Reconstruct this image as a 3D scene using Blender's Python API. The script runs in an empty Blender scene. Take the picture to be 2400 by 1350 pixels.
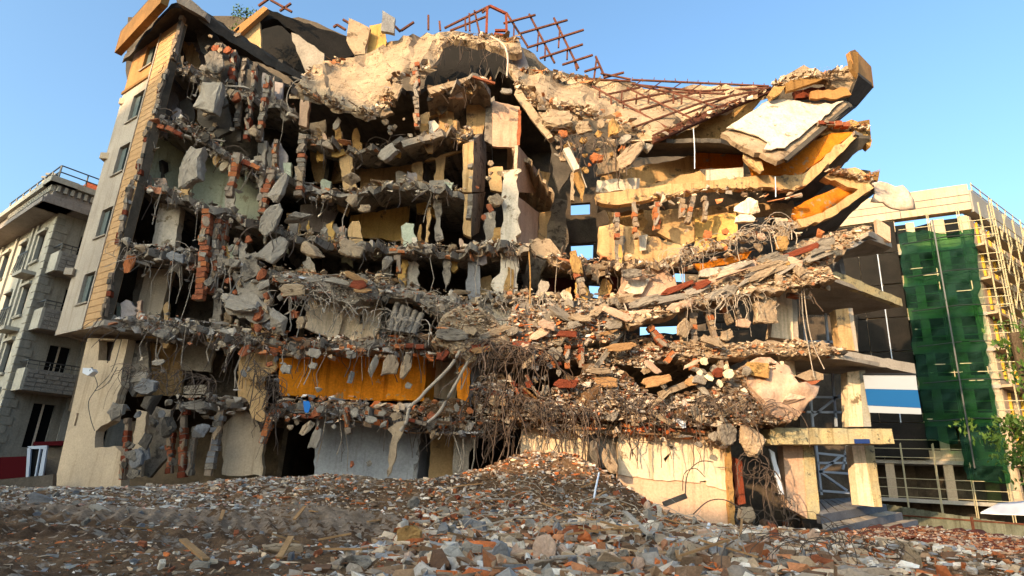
import bpy, bmesh, math, random
import numpy as np
from mathutils import Vector, Matrix, Euler
from mathutils.geometry import delaunay_2d_cdt
random.seed(7); rng = np.random.default_rng(7)
S = bpy.context.scene
COL = S.collection
# ---------------------------------------------------------------- camera
F, PITCH, ROLL, CZ = 1430.0, math.radians(17.5), math.radians(3.0), 1.7
cam_d = bpy.data.cameras.new('camera'); cam = bpy.data.objects.new('camera', cam_d); COL.objects.link(cam)
cam_d.sensor_width = 36; cam_d.lens = 36 * F / 2400; cam_d.clip_start = .1; cam_d.clip_end = 3000
cam.location = (0, 0, CZ)
fw = Vector((0, math.cos(PITCH), math.sin(PITCH))); up0 = Vector((0, -math.sin(PITCH), math.cos(PITCH))); rt0 = Vector((1, 0, 0))
rt = rt0 * math.cos(ROLL) + up0 * math.sin(ROLL)
up = up0 * math.cos(ROLL) - rt0 * math.sin(ROLL)
cam.matrix_world = Matrix(((rt.x, up.x, -fw.x, 0), (rt.y, up.y, -fw.y, 0), (rt.z, up.z, -fw.z, CZ), (0, 0, 0, 1)))
S.camera = cam
# ---------------------------------------------------------------- sky, sun, exposure
SUN_EL, SUN_DIR = math.radians(17), Vector((-.66, -.75))   # horizontal direction towards the sun
w = bpy.data.worlds.new('World'); S.world = w; w.use_nodes = True
nt = w.node_tree; nt.nodes.clear()
sky = nt.nodes.new('ShaderNodeTexSky'); sky.sky_type = 'NISHITA'; sky.sun_disc = False
sky.sun_elevation = SUN_EL; sky.sun_rotation = math.atan2(SUN_DIR.x, SUN_DIR.y)
sky.altitude = 0; sky.air_density = 1.0; sky.dust_density = 4.5; sky.ozone_density = 3.0
bg = nt.nodes.new('ShaderNodeBackground'); bg.inputs[1].default_value = .15
out = nt.nodes.new('ShaderNodeOutputWorld')
tint = nt.nodes.new('ShaderNodeMix'); tint.data_type = 'RGBA'; tint.blend_type = 'MULTIPLY'; tint.inputs[0].default_value = 1; tint.inputs[7].default_value = (.88, .99, .95, 1)
nt.links.new(sky.outputs[0], tint.inputs[6]); nt.links.new(tint.outputs[2], bg.inputs[0]); nt.links.new(bg.outputs[0], out.inputs[0])
sun_d = bpy.data.lights.new('sun', 'SUN'); sun_d.energy = 2.1; sun_d.angle = math.radians(.6); sun_d.color = (1, .72, .42)
sun = bpy.data.objects.new('sun', sun_d); COL.objects.link(sun)
sd = Vector((SUN_DIR.x * math.cos(SUN_EL), SUN_DIR.y * math.cos(SUN_EL), math.sin(SUN_EL))).normalized()
sun.rotation_euler = sd.to_track_quat('Z', 'Y').to_euler(); sun.location = (-40, -40, 40)
S.view_settings.view_transform = 'Standard'; S.view_settings.look = 'None'
S.view_settings.exposure = 1.7; S.view_settings.gamma = 1; S.view_settings.use_curve_mapping = False
S.render.engine = 'CYCLES'; S.cycles.max_bounces = 6; S.cycles.diffuse_bounces = 3

# ---------------------------------------------------------------- pixel of the photograph + distance -> place
def ray(px, py):
    return fw + rt * ((px - 1200) / F) - up * ((py - 675) / F)
def P(px, py, Y):
    d = ray(px, py); return Vector((0, 0, CZ)) + d * (Y / d.y)
def mpp(px, py, Y):                       # metres per photograph pixel at that place
    return (P(px + 10, py, Y) - P(px, py, Y)).length / 10
def Yon(px, py, A, d):                    # distance where the ray meets the vertical plane through A along d
    r = ray(px, py); M = np.array([[r.x, -d[0]], [r.y, -d[1]]]); t, u = np.linalg.solve(M, np.array(A)); return float(t * r.y)

# ---------------------------------------------------------------- materials
MATS = {}
def mat(name, col, col2=None, scale=1.2, fine=18, bump=.35, rough=.9, mix=.5, streak=0, stain=None, stain_amt=.5, attr=False, metal=0, dist=.04, cracks=0):
    if name in MATS: return MATS[name]
    wm = (1.16, 1.0, .84); col = tuple(a * b for a, b in zip(col, wm)); col2 = tuple(a * b for a, b in zip(col2, wm)) if col2 else None
    m = bpy.data.materials.new(name); m.use_nodes = True; t = m.node_tree; N = t.nodes; L = t.links
    b = N['Principled BSDF']; b.inputs['Roughness'].default_value = rough; b.inputs['Metallic'].default_value = metal
    if 'Specular IOR Level' in b.inputs: b.inputs['Specular IOR Level'].default_value = .2 if not metal else .5
    tc = N.new('ShaderNodeTexCoord'); oi = N.new('ShaderNodeObjectInfo')
    off = N.new('ShaderNodeVectorMath'); off.operation = 'MULTIPLY_ADD'
    comb = N.new('ShaderNodeCombineXYZ'); L.new(oi.outputs['Random'], comb.inputs[0]); L.new(oi.outputs['Random'], comb.inputs[1])
    L.new(comb.outputs[0], off.inputs[0]); off.inputs[1].default_value = (37, 91, 13); L.new(tc.outputs['Object'], off.inputs[2])
    vec = off.outputs[0]
    def noise(sc, det=6, rg=.6, v=None):
        n = N.new('ShaderNodeTexNoise'); n.inputs['Scale'].default_value = sc; n.inputs['Detail'].default_value = det; n.inputs['Roughness'].default_value = rg
        L.new(v or vec, n.inputs['Vector']); return n.outputs['Fac']
    def ramp(fac, a, bb, ca=(0, 0, 0, 1), cb=(1, 1, 1, 1)):
        r = N.new('ShaderNodeValToRGB'); r.color_ramp.elements[0].position = a; r.color_ramp.elements[1].position = bb
        r.color_ramp.elements[0].color = ca; r.color_ramp.elements[1].color = cb; L.new(fac, r.inputs[0]); return r.outputs[0]
    def mixc(fac, a, bb, typ='MIX'):
        x = N.new('ShaderNodeMix'); x.data_type = 'RGBA'; x.blend_type = typ
        if isinstance(fac, (int, float)): x.inputs[0].default_value = fac
        else: L.new(fac, x.inputs[0])
        for s, v in ((x.inputs[6], a), (x.inputs[7], bb)):
            if isinstance(v, tuple): s.default_value = (*v[:3], 1)
            else: L.new(v, s)
        return x.outputs[2]
    big = noise(scale, 8, .62); fn = noise(fine, 5, .7)
    c2 = col2 or tuple(c * .62 for c in col)
    if attr:
        a = N.new('ShaderNodeAttribute'); a.attribute_name = 'Col'; base = a.outputs['Color']
        c = mixc(ramp(big, .3, .7), base, mixc(1.0, base, (.6, .57, .52), 'MULTIPLY'))
    else:
        c = mixc(ramp(big, .5 - .18 / max(mix, .1) * .5, .5 + .18 / max(mix, .1) * .5), tuple(col), tuple(c2))
    c = mixc(.55, c, mixc(1.0, c, ramp(fn, .25, .72, (.45, .43, .4, 1), (1.15, 1.15, 1.15, 1)), 'MULTIPLY'))
    if streak:
        mp = N.new('ShaderNodeMapping'); mp.inputs['Scale'].default_value = (3.2, 3.2, .22); L.new(vec, mp.inputs[0])
        c = mixc(ramp(noise(1.3, 5, .65, mp.outputs[0]), .52, .75, (0, 0, 0, 1), (streak,) * 3 + (1,)), c, mixc(1.0, c, (.42, .34, .24), 'MULTIPLY'))
    if stain:
        c = mixc(ramp(noise(scale * 2.3, 9, .7), .58 - stain_amt * .2, .64 - stain_amt * .15), c, tuple(stain))
    if cracks:
        v = N.new('ShaderNodeTexVoronoi'); v.feature = 'DISTANCE_TO_EDGE'; v.inputs['Scale'].default_value = cracks
        wv = N.new('ShaderNodeVectorMath'); wv.operation = 'MULTIPLY_ADD'; nn = N.new('ShaderNodeTexNoise'); nn.inputs['Scale'].default_value = 3; nn.inputs['Detail'].default_value = 6
        L.new(vec, nn.inputs['Vector']); L.new(nn.outputs['Color'], wv.inputs[0]); wv.inputs[1].default_value = (.8, .8, .8); L.new(vec, wv.inputs[2]); L.new(wv.outputs[0], v.inputs['Vector'])
        ck = ramp(v.outputs['Distance'], .004, .02)
        c = mixc(ck, mixc(1.0, c, (.25, .2, .15), 'MULTIPLY'), c)
    L.new(c, b.inputs['Base Color'])
    bp = N.new('ShaderNodeBump'); bp.inputs['Strength'].default_value = bump; bp.inputs['Distance'].default_value = dist
    ad = N.new('ShaderNodeMath'); ad.operation = 'MULTIPLY_ADD'; L.new(noise(fine * .35, 7, .7), ad.inputs[0]); ad.inputs[1].default_value = 1.6; L.new(fn, ad.inputs[2])
    L.new(ad.outputs[0], bp.inputs['Height']); L.new(bp.outputs[0], b.inputs['Normal'])
    MATS[name] = m; return m
def plain(name, col, rough=.6, metal=0, alpha=1, trans=0):
    if name in MATS: return MATS[name]
    m = bpy.data.materials.new(name); m.use_nodes = True; b = m.node_tree.nodes['Principled BSDF']
    b.inputs['Base Color'].default_value = (*col, 1); b.inputs['Roughness'].default_value = rough; b.inputs['Metallic'].default_value = metal; b.inputs['Alpha'].default_value = alpha
    MATS[name] = m; return m
def M(k): return MATS[k]
mat('concrete', (.31, .29, .265), (.16, .148, .135), 1.1, 14, .6, stain=(.09, .07, .055), stain_amt=.25)
mat('tan_concrete', (.41, .335, .25), (.26, .20, .145), .9, 12, .6, stain=(.13, .08, .045), stain_amt=.15)  # tan of dust plus some warm sunlight mixed into the colour
mat('screed', (.46, .37, .27), (.30, .23, .16), .8, 14, .9, cracks=1.1, stain=(.22, .13, .06), stain_amt=.0)
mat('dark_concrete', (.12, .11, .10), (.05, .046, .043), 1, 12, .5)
mat('shade_wall', (.13, .11, .09), (.05, .044, .038), .8, 10, .4)  # room walls darkened in colour to stand in for unlit depth
mat('shade_glass_black', (.018, .016, .015), (.008, .0075, .007), .8, 10, .4)  # near-black that paints shaded hollows and openings, and colours the dark glazing
mat('light_concrete', (.38, .36, .335), (.22, .205, .19), 1, 12, .6)
mat('blue_grey', (.25, .27, .31), (.14, .15, .18), 1, 14, .6)
mat('white_plaster', (.66, .63, .58), (.46, .42, .36), .9, 12, .3, streak=.6, stain=(.25, .18, .11), stain_amt=.0)
mat('render_wall', (.42, .40, .375), (.32, .30, .28), .5, 16, .25, streak=.55)
mat('render_low', (.52, .45, .36), (.38, .33, .27), .5, 16, .25, streak=.8)
mat('orange_render', (.42, .24, .10), (.32, .175, .07), .6, 16, .25, streak=.5)
mat('fascia', (.27, .155, .055), (.16, .095, .035), .8, 16, .25, streak=.9)
mat('clad', (.50, .345, .20), (.40, .265, .14), 1.4, 20, .3, streak=.4)
mat('mint', (.50, .58, .50), (.40, .47, .40), .7, 10, .2, streak=.7, stain=(.28, .24, .16), stain_amt=-.1)
mat('lilac_grey', (.36, .34, .36), (.26, .24, .26), .7, 10, .2, streak=.6)
mat('cream', (.80, .71, .58), (.68, .57, .43), .6, 10, .25, streak=.9, stain=(.20, .14, .08), stain_amt=-.15)
mat('cream_lower', (.68, .50, .38), (.56, .41, .31), .7, 12, .25, streak=.5)
mat('yellow_wall', (.62, .42, .15), (.42, .27, .09), .7, 12, .25, streak=.9, stain=(.12, .08, .04), stain_amt=0)
mat('tan_wall', (.56, .40, .22), (.40, .28, .15), .7, 12, .3, streak=.9, stain=(.16, .11, .07), stain_amt=0)
mat('orange_wall', (.78, .33, .02), (.52, .21, .03), .9, 12, .3, streak=.9, stain=(.42, .26, .12), stain_amt=-.05)
mat('orange_paint', (.60, .20, .012), (.44, .14, .01), 1.1, 14, .4, streak=.6, stain=(.30, .20, .11), stain_amt=.02)
mat('orange_wall_bright', (.88, .32, .015), (.62, .21, .012), .9, 12, .3, streak=.9, stain=(.45, .27, .12), stain_amt=-.05)
mat('ochre', (.46, .30, .12), (.28, .17, .07), 1.4, 12, .5, stain=(.16, .09, .03), stain_amt=.2)
mat('slate_wall', (.42, .48, .58), (.30, .34, .42), .6, 10, .2, streak=.6)
mat('mauve', (.22, .075, .085), (.15, .05, .06), .8, 10, .2)
mat('brick', (.38, .135, .07), (.24, .08, .04), 3, 25, .6)
mat('brick_dark', (.24, .06, .03), (.15, .04, .022), 3, 25, .6)
mat('brick_orange', (.50, .19, .075), (.34, .12, .05), 3, 25, .6)
mat('mortar', (.36, .30, .25), (.22, .18, .15), 2, 18, .7)
mat('rubble', (.4, .4, .4), None, 2.2, 22, .7, attr=True)
mat('soil', (.20, .125, .07), (.06, .032, .016), .7, 7, .9, stain=(.25, .19, .14), stain_amt=.1, dist=.08)
mat('track_dirt', (.34, .27, .215), (.17, .125, .09), 2.6, 12, 1, dist=.06)
mat('rusty_steel', (.16, .06, .035), (.07, .03, .022), 4, 30, .4, rough=.8)
mat('rebar', (.13, .10, .085), (.07, .055, .048), 4, 30, .2, rough=.75)
mat('pale_cable', (.45, .41, .37), (.28, .25, .22), 4, 30, .1)
mat('wood', (.42, .26, .13), (.27, .16, .08), 3, 25, .4)
mat('green_paint_wall', (.29, .30, .29), (.21, .22, .215), .5, 14, .2, streak=.6)
mat('green_light_wall', (.40, .43, .43), (.31, .33, .33), .5, 14, .2, streak=.5)
mat('grey_brick', (.26, .275, .29), (.16, .17, .18), 3, 20, .7)
mat('grey_cornice', (.27, .27, .285), (.19, .19, .2), .8, 14, .2, streak=.5)
mat('slate_step', (.13, .15, .20), (.085, .10, .14), 2, 20, .3)
mat('peel', (.50, .43, .25), (.36, .36, .27), 1.8, 16, .6, streak=.9, stain=(.13, .11, .07), stain_amt=.1)
mat('sheet_white', (.60, .52, .47), (.42, .34, .30), 1.4, 10, .5, streak=.3)
mat('pinkish', (.56, .42, .34), (.42, .3, .24), .9, 12, .3, streak=.6)
mat('right_beige', (.46, .40, .33), (.38, .32, .25), .7, 14, .2, streak=.5)
mat('right_grey', (.34, .35, .36), (.26, .27, .28), .7, 14, .2)
mat('yellow_frame', (.60, .42, .06), (.45, .3, .05), 2, 20, .2)
mat('sheet_metal', (.17, .20, .18), (.09, .105, .09), 1.2, 14, .3, streak=.9)
plain('black_glass', (.005, .0055, .006), .5); MATS['black_glass'].node_tree.nodes['Principled BSDF'].inputs['Specular IOR Level'].default_value = .05
plain('window_glass', (.012, .016, .017), .5); MATS['window_glass'].node_tree.nodes['Principled BSDF'].inputs['Specular IOR Level'].default_value = .1
plain('frame_paint', (.075, .09, .08), .8)
plain('iron', (.02, .02, .022), .5)
plain('white_metal', (.72, .70, .72), .35)
plain('pvc_grey', (.36, .40, .48), .5)
plain('banner_white', (.38, .385, .40), .8); plain('banner_blue', (.0, .085, .25), .8)
plain('navy', (.01, .03, .13), .5); plain('blue_cloth', (.01, .16, .5), .8)
plain('maroon', (.05, .004, .006), .95); MATS['maroon'].node_tree.nodes['Principled BSDF'].inputs['Specular IOR Level'].default_value = .05; plain('scaffold', (.40, .32, .18), .6); plain('scaffold_board', (.30, .24, .15), .8)

# ---------------------------------------------------------------- object helpers
ROOTS = {}
def tag(o, label=None, cat=None, group=None, kind=None):
    if label: o['label'] = label
    if cat: o['category'] = cat
    if group: o['group'] = group
    if kind: o['kind'] = kind
    return o
def empty(name, loc, label=None, cat=None, group=None):
    o = bpy.data.objects.new(name, None); COL.objects.link(o); o.location = loc; o.empty_display_size = .2
    return tag(o, label, cat, group)
WLOC = {}
def wloc(o):
    l = Vector(o.location)
    while o.parent: o = o.parent; l += Vector(o.location)
    return l
def mesh_obj(name, verts, faces, m, parent=None, cols=None, smooth=False, mats=None, midx=None):
    V = np.array([tuple(v) for v in verts], dtype=float).reshape(-1, 3)
    lo, hi = V.min(0), V.max(0); org = Vector(((lo[0] + hi[0]) / 2, (lo[1] + hi[1]) / 2, lo[2]))
    me = bpy.data.meshes.new(name); me.from_pydata((V - np.array(org)).tolist(), [], [tuple(int(i) for i in f) for f in faces])
    if isinstance(m, str): m = MATS[m]
    for mm in (mats or [m]): me.materials.append(MATS[mm] if isinstance(mm, str) else mm)
    if midx is not None: me.polygons.foreach_set('material_index', midx)
    if smooth: me.polygons.foreach_set('use_smooth', [True] * len(me.polygons))
    me.update()
    o = bpy.data.objects.new(name, me); COL.objects.link(o)
    if parent is not None: o.parent = parent; o.location = org - wloc(parent)
    else: o.location = org
    return o
def fixn(o):
    bm = bmesh.new(); bm.from_mesh(o.data); bmesh.ops.recalc_face_normals(bm, faces=bm.faces); bm.to_mesh(o.data); bm.free(); return o

def h3(x, y, z, s=0):                       # cheap smooth-ish noise, vectorised
    v = 0; a = 1; f = 1
    for k in range(4):
        v = v + a * np.sin(f * (1.7 * x + 2.3 * y + 1.1 * z) + 3.1 * k + s) * np.sin(f * (-1.3 * x + 1.9 * z + .7 * y) + 1.7 * k + s * 1.3) * np.cos(f * (.9 * y - 2.1 * x * .5 + 1.6 * z) + s)
        a *= .5; f *= 2.13
    return v
def inside(px, py, poly):
    r = False; n = len(poly); j = n - 1
    for i in range(n):
        xi, yi = poly[i][0], poly[i][1]; xj, yj = poly[j][0], poly[j][1]
        if (yi > py) != (yj > py) and px < (xj - xi) * (py - yi) / (yj - yi) + xi: r = not r
        j = i
    return r
def rag(pts, amp, step=12, closed=True, lock=()):
    """subdivide a pixel outline and roughen it"""
    o = []; n = len(pts)
    for i in range(n if closed else n - 1):
        a, b = pts[i], pts[(i + 1) % n]; L = math.hypot(b[0] - a[0], b[1] - a[1]); k = max(1, int(L / step))
        nx, ny = -(b[1] - a[1]) / (L + 1e-6), (b[0] - a[0]) / (L + 1e-6)
        for j in range(k):
            t = j / k + (random.uniform(-.3, .3) / k if j else 0); d = 0 if (i in lock or j == 0) else random.gauss(0, amp)
            o.append(tuple(a[q] + (b[q] - a[q]) * t + (nx * d if q == 0 else ny * d if q == 1 else 0) for q in range(len(a))))
    if not closed: o.append(tuple(pts[-1]))
    return o
def panel(name, pts, Y, th, m, parent, holes=(), amp=0, step=14, grid=0, relief=0, drape=False, cells=0, ext=None, lock=(), plane=None, seed=0):
    """a slab or wall piece: pixel outline + distance(s) -> plane in the world, with real thickness. pts: (px,py) or (px,py,Y)."""
    pts = [p if len(p) == 3 else (p[0], p[1], Yon(p[0], p[1], *plane) if plane else Y) for p in pts]
    src = np.array(pts, float)
    A = np.c_[np.ones(len(src)), src[:, 0], src[:, 1]]
    if not drape:
        k, *_ = np.linalg.lstsq(A, 1 / src[:, 2], rcond=None)
        fy = lambda x, y: 1 / (k[0] + k[1] * x + k[2] * y)
    else:
        def fy(x, y):
            d = (src[:, 0] - x) ** 2 + (src[:, 1] - y) ** 2 + 30; wt = d ** -1.5; return float((wt * src[:, 2]).sum() / wt.sum())
    ol = rag([(p[0], p[1]) for p in pts], amp, step, lock=lock) if amp else [(p[0], p[1]) for p in pts]
    loops = [ol] + [rag(list(h), amp * .7, step) if amp else list(h) for h in holes]
    V2 = []; E2 = []
    for lp in loops:
        s = len(V2); V2 += [Vector(p) for p in lp]; E2 += [(s + i, s + (i + 1) % len(lp)) for i in range(len(lp))]
    if grid:
        xs = [p[0] for p in ol]; ys = [p[1] for p in ol]; gx = min(xs)
        while gx < max(xs):
            gy = min(ys)
            while gy < max(ys):
                q = (gx + random.uniform(-.4, .4) * grid, gy + random.uniform(-.4, .4) * grid)
                if inside(q[0], q[1], ol): V2.append(Vector(q))
                gy += grid
            gx += grid
    vo, eo, fo, *_ = delaunay_2d_cdt(V2, E2, [], 0, 1e-3)
    tris = []
    for f in fo:
        c = sum((vo[i] for i in f), Vector((0, 0))) / len(f)
        if inside(c.x, c.y, ol) and not any(inside(c.x, c.y, h) for h in loops[1:]): tris.append(tuple(f))
    if not tris: return None
    front = [P(v.x, v.y, fy(v.x, v.y)) for v in vo]
    if ext is None:
        n = Vector((0, 0, 0))
        for a, b, c in tris[:200]: n += (front[b] - front[a]).cross(front[c] - front[a])
        n.normalize()
        if n.dot(sum(front, Vector()) / len(front) - Vector((0, 0, CZ))) < 0: n.negate()
        ext = n * th
    else: ext = Vector(ext)
    if relief:
        en = ext.normalized(); X = np.array([tuple(v) for v in front]); r = h3(X[:, 0] * 1.3, X[:, 1] * 1.3, X[:, 2] * 1.3, seed) * relief
        if cells:                               # stiff cracked plates: each cell keeps its own height and tilt
            rr = random.Random(len(front)); x0, x1 = min(v.x for v in vo), max(v.x for v in vo); y0, y1 = min(v.y for v in vo), max(v.y for v in vo)
            nc = max(3, int((x1 - x0) * (y1 - y0) / cells ** 2)); cs = [(rr.uniform(x0, x1), rr.uniform(y0, y1), rr.gauss(0, .05), rr.gauss(0, .0016), rr.gauss(0, .0016)) for _ in range(nc)]
            for i, v in enumerate(vo):
                c = min(cs, key=lambda c: (c[0] - v.x) ** 2 + (c[1] - v.y) ** 2); r[i] = r[i] * .5 + c[2] + c[3] * (v.x - c[0]) + c[4] * (v.y - c[1])
        front = [v + en * float(r[i]) for i, v in enumerate(front)]
    n0 = len(front); V = front + [v + ext for v in front]
    cnt = {}
    for f in tris:
        for i in range(3):
            e = (f[i], f[(i + 1) % 3]); cnt[frozenset(e)] = cnt.get(frozenset(e), 0) + 1
    FF = [f for f in tris] + [tuple(n0 + i for i in reversed(f)) for f in tris]
    for f in tris:
        for i in range(3):
            a, b = f[i], f[(i + 1) % 3]
            if cnt[frozenset((a, b))] == 1: FF.append((b, a, n0 + a, n0 + b))
    o = fixn(mesh_obj(name, V, FF, m, parent))
    if relief and not cells: o.data.polygons.foreach_set('use_smooth', [i < len(tris) for i in range(len(FF))])
    return o
def slab(name, pts, Y, znom, th, m, parent, back=32, amp=.24, step=.22, zj=.10):
    """floor slab: traced broken front edge, runs back to the rear wall at its storey's level"""
    pts = [p if len(p) == 3 else (p[0], p[1], Y) for p in pts]
    W = [P(*p) for p in pts]; fr = []
    for a, b in zip(W[:-1], W[1:]):
        k = max(1, int((b - a).length / step))
        for j in range(k): fr.append(a.lerp(b, j / k))
    fr.append(W[-1])
    V = []; n = len(fr)
    rows = [(0, 0), (.12, 0), (.5, 0), (1, 0)]
    for i, f in enumerate(fr):
        dy = random.gauss(0, amp); dz = random.gauss(0, zj)
        bx = f.x
        for t, _ in rows:
            y = f.y + dy * (1 - t) ** 2 + (back - f.y) * t; s = t * t * (3 - 2 * t)
            z = f.z + dz * (1 - t) + (znom - f.z) * s
            V.append((bx, y, z)); V.append((bx, y + (random.uniform(-.1, .1) if t == 0 else 0), z - th * (random.uniform(.8, 1.25) if t == 0 else 1)))
    R = len(rows); Fc = []
    for i in range(n - 1):
        a, b = i * R * 2, (i + 1) * R * 2
        Fc.append((a, b, b + 1, a + 1)); 
        for r in range(R - 1):
            Fc.append((a + 2 * r, a + 2 * r + 2, b + 2 * r + 2, b + 2 * r)); Fc.append((a + 2 * r + 1, b + 2 * r + 1, b + 2 * r + 3, a + 2 * r + 3))
        e = 2 * (R - 1); Fc.append((a + e, a + e + 1, b + e + 1, b + e))
    for a in (0, (n - 1) * R * 2):
        for r in range(R - 1): Fc.append((a + 2 * r, a + 2 * r + 1, a + 2 * r + 3, a + 2 * r + 2))
    return fixn(mesh_obj(name, V, Fc, m, parent))
def box_vf(c, sx, sy, sz, R=None):
    v = [Vector((x * sx / 2, y * sy / 2, z * sz / 2)) for x in (-1, 1) for y in (-1, 1) for z in (-1, 1)]
    if R is not None: v = [R @ q for q in v]
    return [q + Vector(c) for q in v], [(0, 1, 3, 2), (4, 6, 7, 5), (0, 4, 5, 1), (2, 3, 7, 6), (0, 2, 6, 4), (1, 5, 7, 3)]
class MB:
    def __init__(s): s.v = []; s.f = []
    def add(s, v, f): k = len(s.v); s.v += list(v); s.f += [tuple(i + k for i in q) for q in f]
    def box(s, c, sx, sy, sz, R=None): s.add(*box_vf(c, sx, sy, sz, R)); return s
    def bar(s, a, b, w, h=None, up=Vector((0, 0, 1))):
        a, b = Vector(a), Vector(b); d = (b - a); L = d.length; d.normalize(); h = h or w
        u = up if abs(d.dot(up)) < .97 else Vector((1, 0, 0)); x = d.cross(u).normalized(); z = x.cross(d)
        R = Matrix((x, d, z)).transposed(); s.box((a + b) / 2, w, L, h, R); return s
    def tube(s, pts, r, n=4):
        k = len(s.v); pts = [Vector(p) for p in pts]
        for i, p in enumerate(pts):
            d = (pts[min(i + 1, len(pts) - 1)] - pts[max(i - 1, 0)]).normalized(); u = Vector((0, 0, 1)) if abs(d.z) < .9 else Vector((1, 0, 0))
            x = d.cross(u).normalized(); y = d.cross(x)
            for j in range(n): a = 2 * math.pi * j / n; s.v.append(p + (x * math.cos(a) + y * math.sin(a)) * r)
        for i in range(len(pts) - 1):
            for j in range(n): a, b = k + i * n + j, k + i * n + (j + 1) % n; s.f.append((a, b, b + n, a + n))
        s.f.append(tuple(k + j for j in range(n))); s.f.append(tuple(k + (len(pts) - 1) * n + j for j in reversed(range(n)))); return s
    def build(s, name, m, parent=None, smooth=False): return mesh_obj(name, s.v, s.f, m, parent, smooth=smooth)
def box(name, c, sx, sy, sz, m, parent=None, R=None): return MB().box(c, sx, sy, sz, R).build(name, m, parent)

# ---------------------------------------------------------------- rocks
def hull_mesh(n, seed, boxy=.6, flat=1, sub=0, noise=.05):
    r = random.Random(seed); bm = bmesh.new()
    for i in range(n):
        v = Vector((r.gauss(0, 1), r.gauss(0, 1), r.gauss(0, 1))).normalized()
        m_ = max(abs(v.x), abs(v.y), abs(v.z)); q = v.lerp(v / m_ * .9, boxy) * r.uniform(.78, 1.05) * .5; q.z *= flat; bm.verts.new(q)
    g = bmesh.ops.convex_hull(bm, input=bm.verts)
    for v in list(bm.verts):
        if not v.link_faces: bm.verts.remove(v)
    if sub:
        bmesh.ops.triangulate(bm, faces=bm.faces)
        for k in range(sub): bmesh.ops.subdivide_edges(bm, edges=bm.edges, cuts=1, smooth=0, use_grid_fill=True)
        X = np.array([tuple(v.co) for v in bm.verts]); d = h3(X[:, 0] * 5, X[:, 1] * 5, X[:, 2] * 5, seed) * noise + h3(X[:, 0] * 13, X[:, 1] * 13, X[:, 2] * 13, seed + 3) * noise * .55
        for i, v in enumerate(bm.verts): v.co += v.co.normalized() * float(d[i] + r.gauss(0, noise * .25))
    bmesh.ops.recalc_face_normals(bm, faces=bm.faces)
    return bm
CH = []
for k in range(16):
    bm = hull_mesh(6 + k % 4, 100 + k, random.Random(k).uniform(.1, .9)); bmesh.ops.triangulate(bm, faces=bm.faces)
    CH.append((np.array([tuple(v.co) for v in bm.verts]), np.array([[v.index for v in f.verts] for f in bm.faces]))) if not bm.verts.ensure_lookup_table() else 0
    bm.free()
for k in range(3):                       # slabby shards and sticks
    v, f = CH[k]; CH.append((v * np.array([1, .8, .22]), f))
def plate_mesh(k):
    """a broken piece of slab or wall: jagged outline, flat worn faces, chipped rim"""
    r = random.Random(900 + k); n = r.randint(7, 11); bm = bmesh.new(); rings = []
    ang = sorted(2 * math.pi * (i + r.uniform(-.32, .32)) / n for i in range(n)); rad = [r.uniform(.27, .58) for _ in range(n)]
    pts = [(max(-.47, min(.47, math.cos(a) * q * 1.18)), max(-.47, min(.47, math.sin(a) * q * 1.18))) for a, q in zip(ang, rad)]
    for y, sc in ((-.5, .94), (-.30, 1.02), (.1, .96), (.5, .86)): rings.append([bm.verts.new((x * sc + r.gauss(0, .015), y + r.gauss(0, .05), z * sc + r.gauss(0, .015))) for x, z in pts])
    for a, b in zip(rings[:-1], rings[1:]):
        for i in range(n): bm.faces.new((a[i], a[(i + 1) % n], b[(i + 1) % n], b[i]))
    for ring, y in ((rings[0], -.56), (rings[-1], .5)):
        c = bm.verts.new((r.gauss(0, .06), y, r.gauss(0, .06)))
        for i in range(n): bm.faces.new((ring[i], ring[(i + 1) % n], c))
    bmesh.ops.triangulate(bm, faces=bm.faces); bmesh.ops.subdivide_edges(bm, edges=bm.edges, cuts=1, use_grid_fill=True); bmesh.ops.subdivide_edges(bm, edges=bm.edges, cuts=1, use_grid_fill=True)
    X = np.array([tuple(v.co) for v in bm.verts]); d = h3(X[:, 0] * 6, X[:, 1] * 3, X[:, 2] * 6, k) * .035 + h3(X[:, 0] * 15, X[:, 1] * 7, X[:, 2] * 15, k + 3) * .014
    for i, v in enumerate(bm.verts): v.co += Vector((v.co.x * 1.2, (1 if v.co.y > 0 else -1) * .9, v.co.z * 1.2)) * float(d[i]) + Vector((r.gauss(0, .009), r.gauss(0, .02), r.gauss(0, .009)))
    bmesh.ops.recalc_face_normals(bm, faces=bm.faces); return bm
ROCK = {}
def rock_mesh(k, m):
    if (k, m) not in ROCK and k >= 100:
        bm = plate_mesh(k); me = bpy.data.meshes.new('plate'); bm.to_mesh(me); bm.free(); me.materials.append(MATS[m]); ROCK[(k, m)] = me
    if (k, m) not in ROCK:
        bm = hull_mesh(11 + k % 6, 500 + k, .55 + .4 * random.Random(k).random(), 1, 3, .028); me = bpy.data.meshes.new('rock'); bm.to_mesh(me); bm.free(); me.materials.append(MATS[m]); ROCK[(k, m)] = me
    return ROCK[(k, m)]
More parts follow.
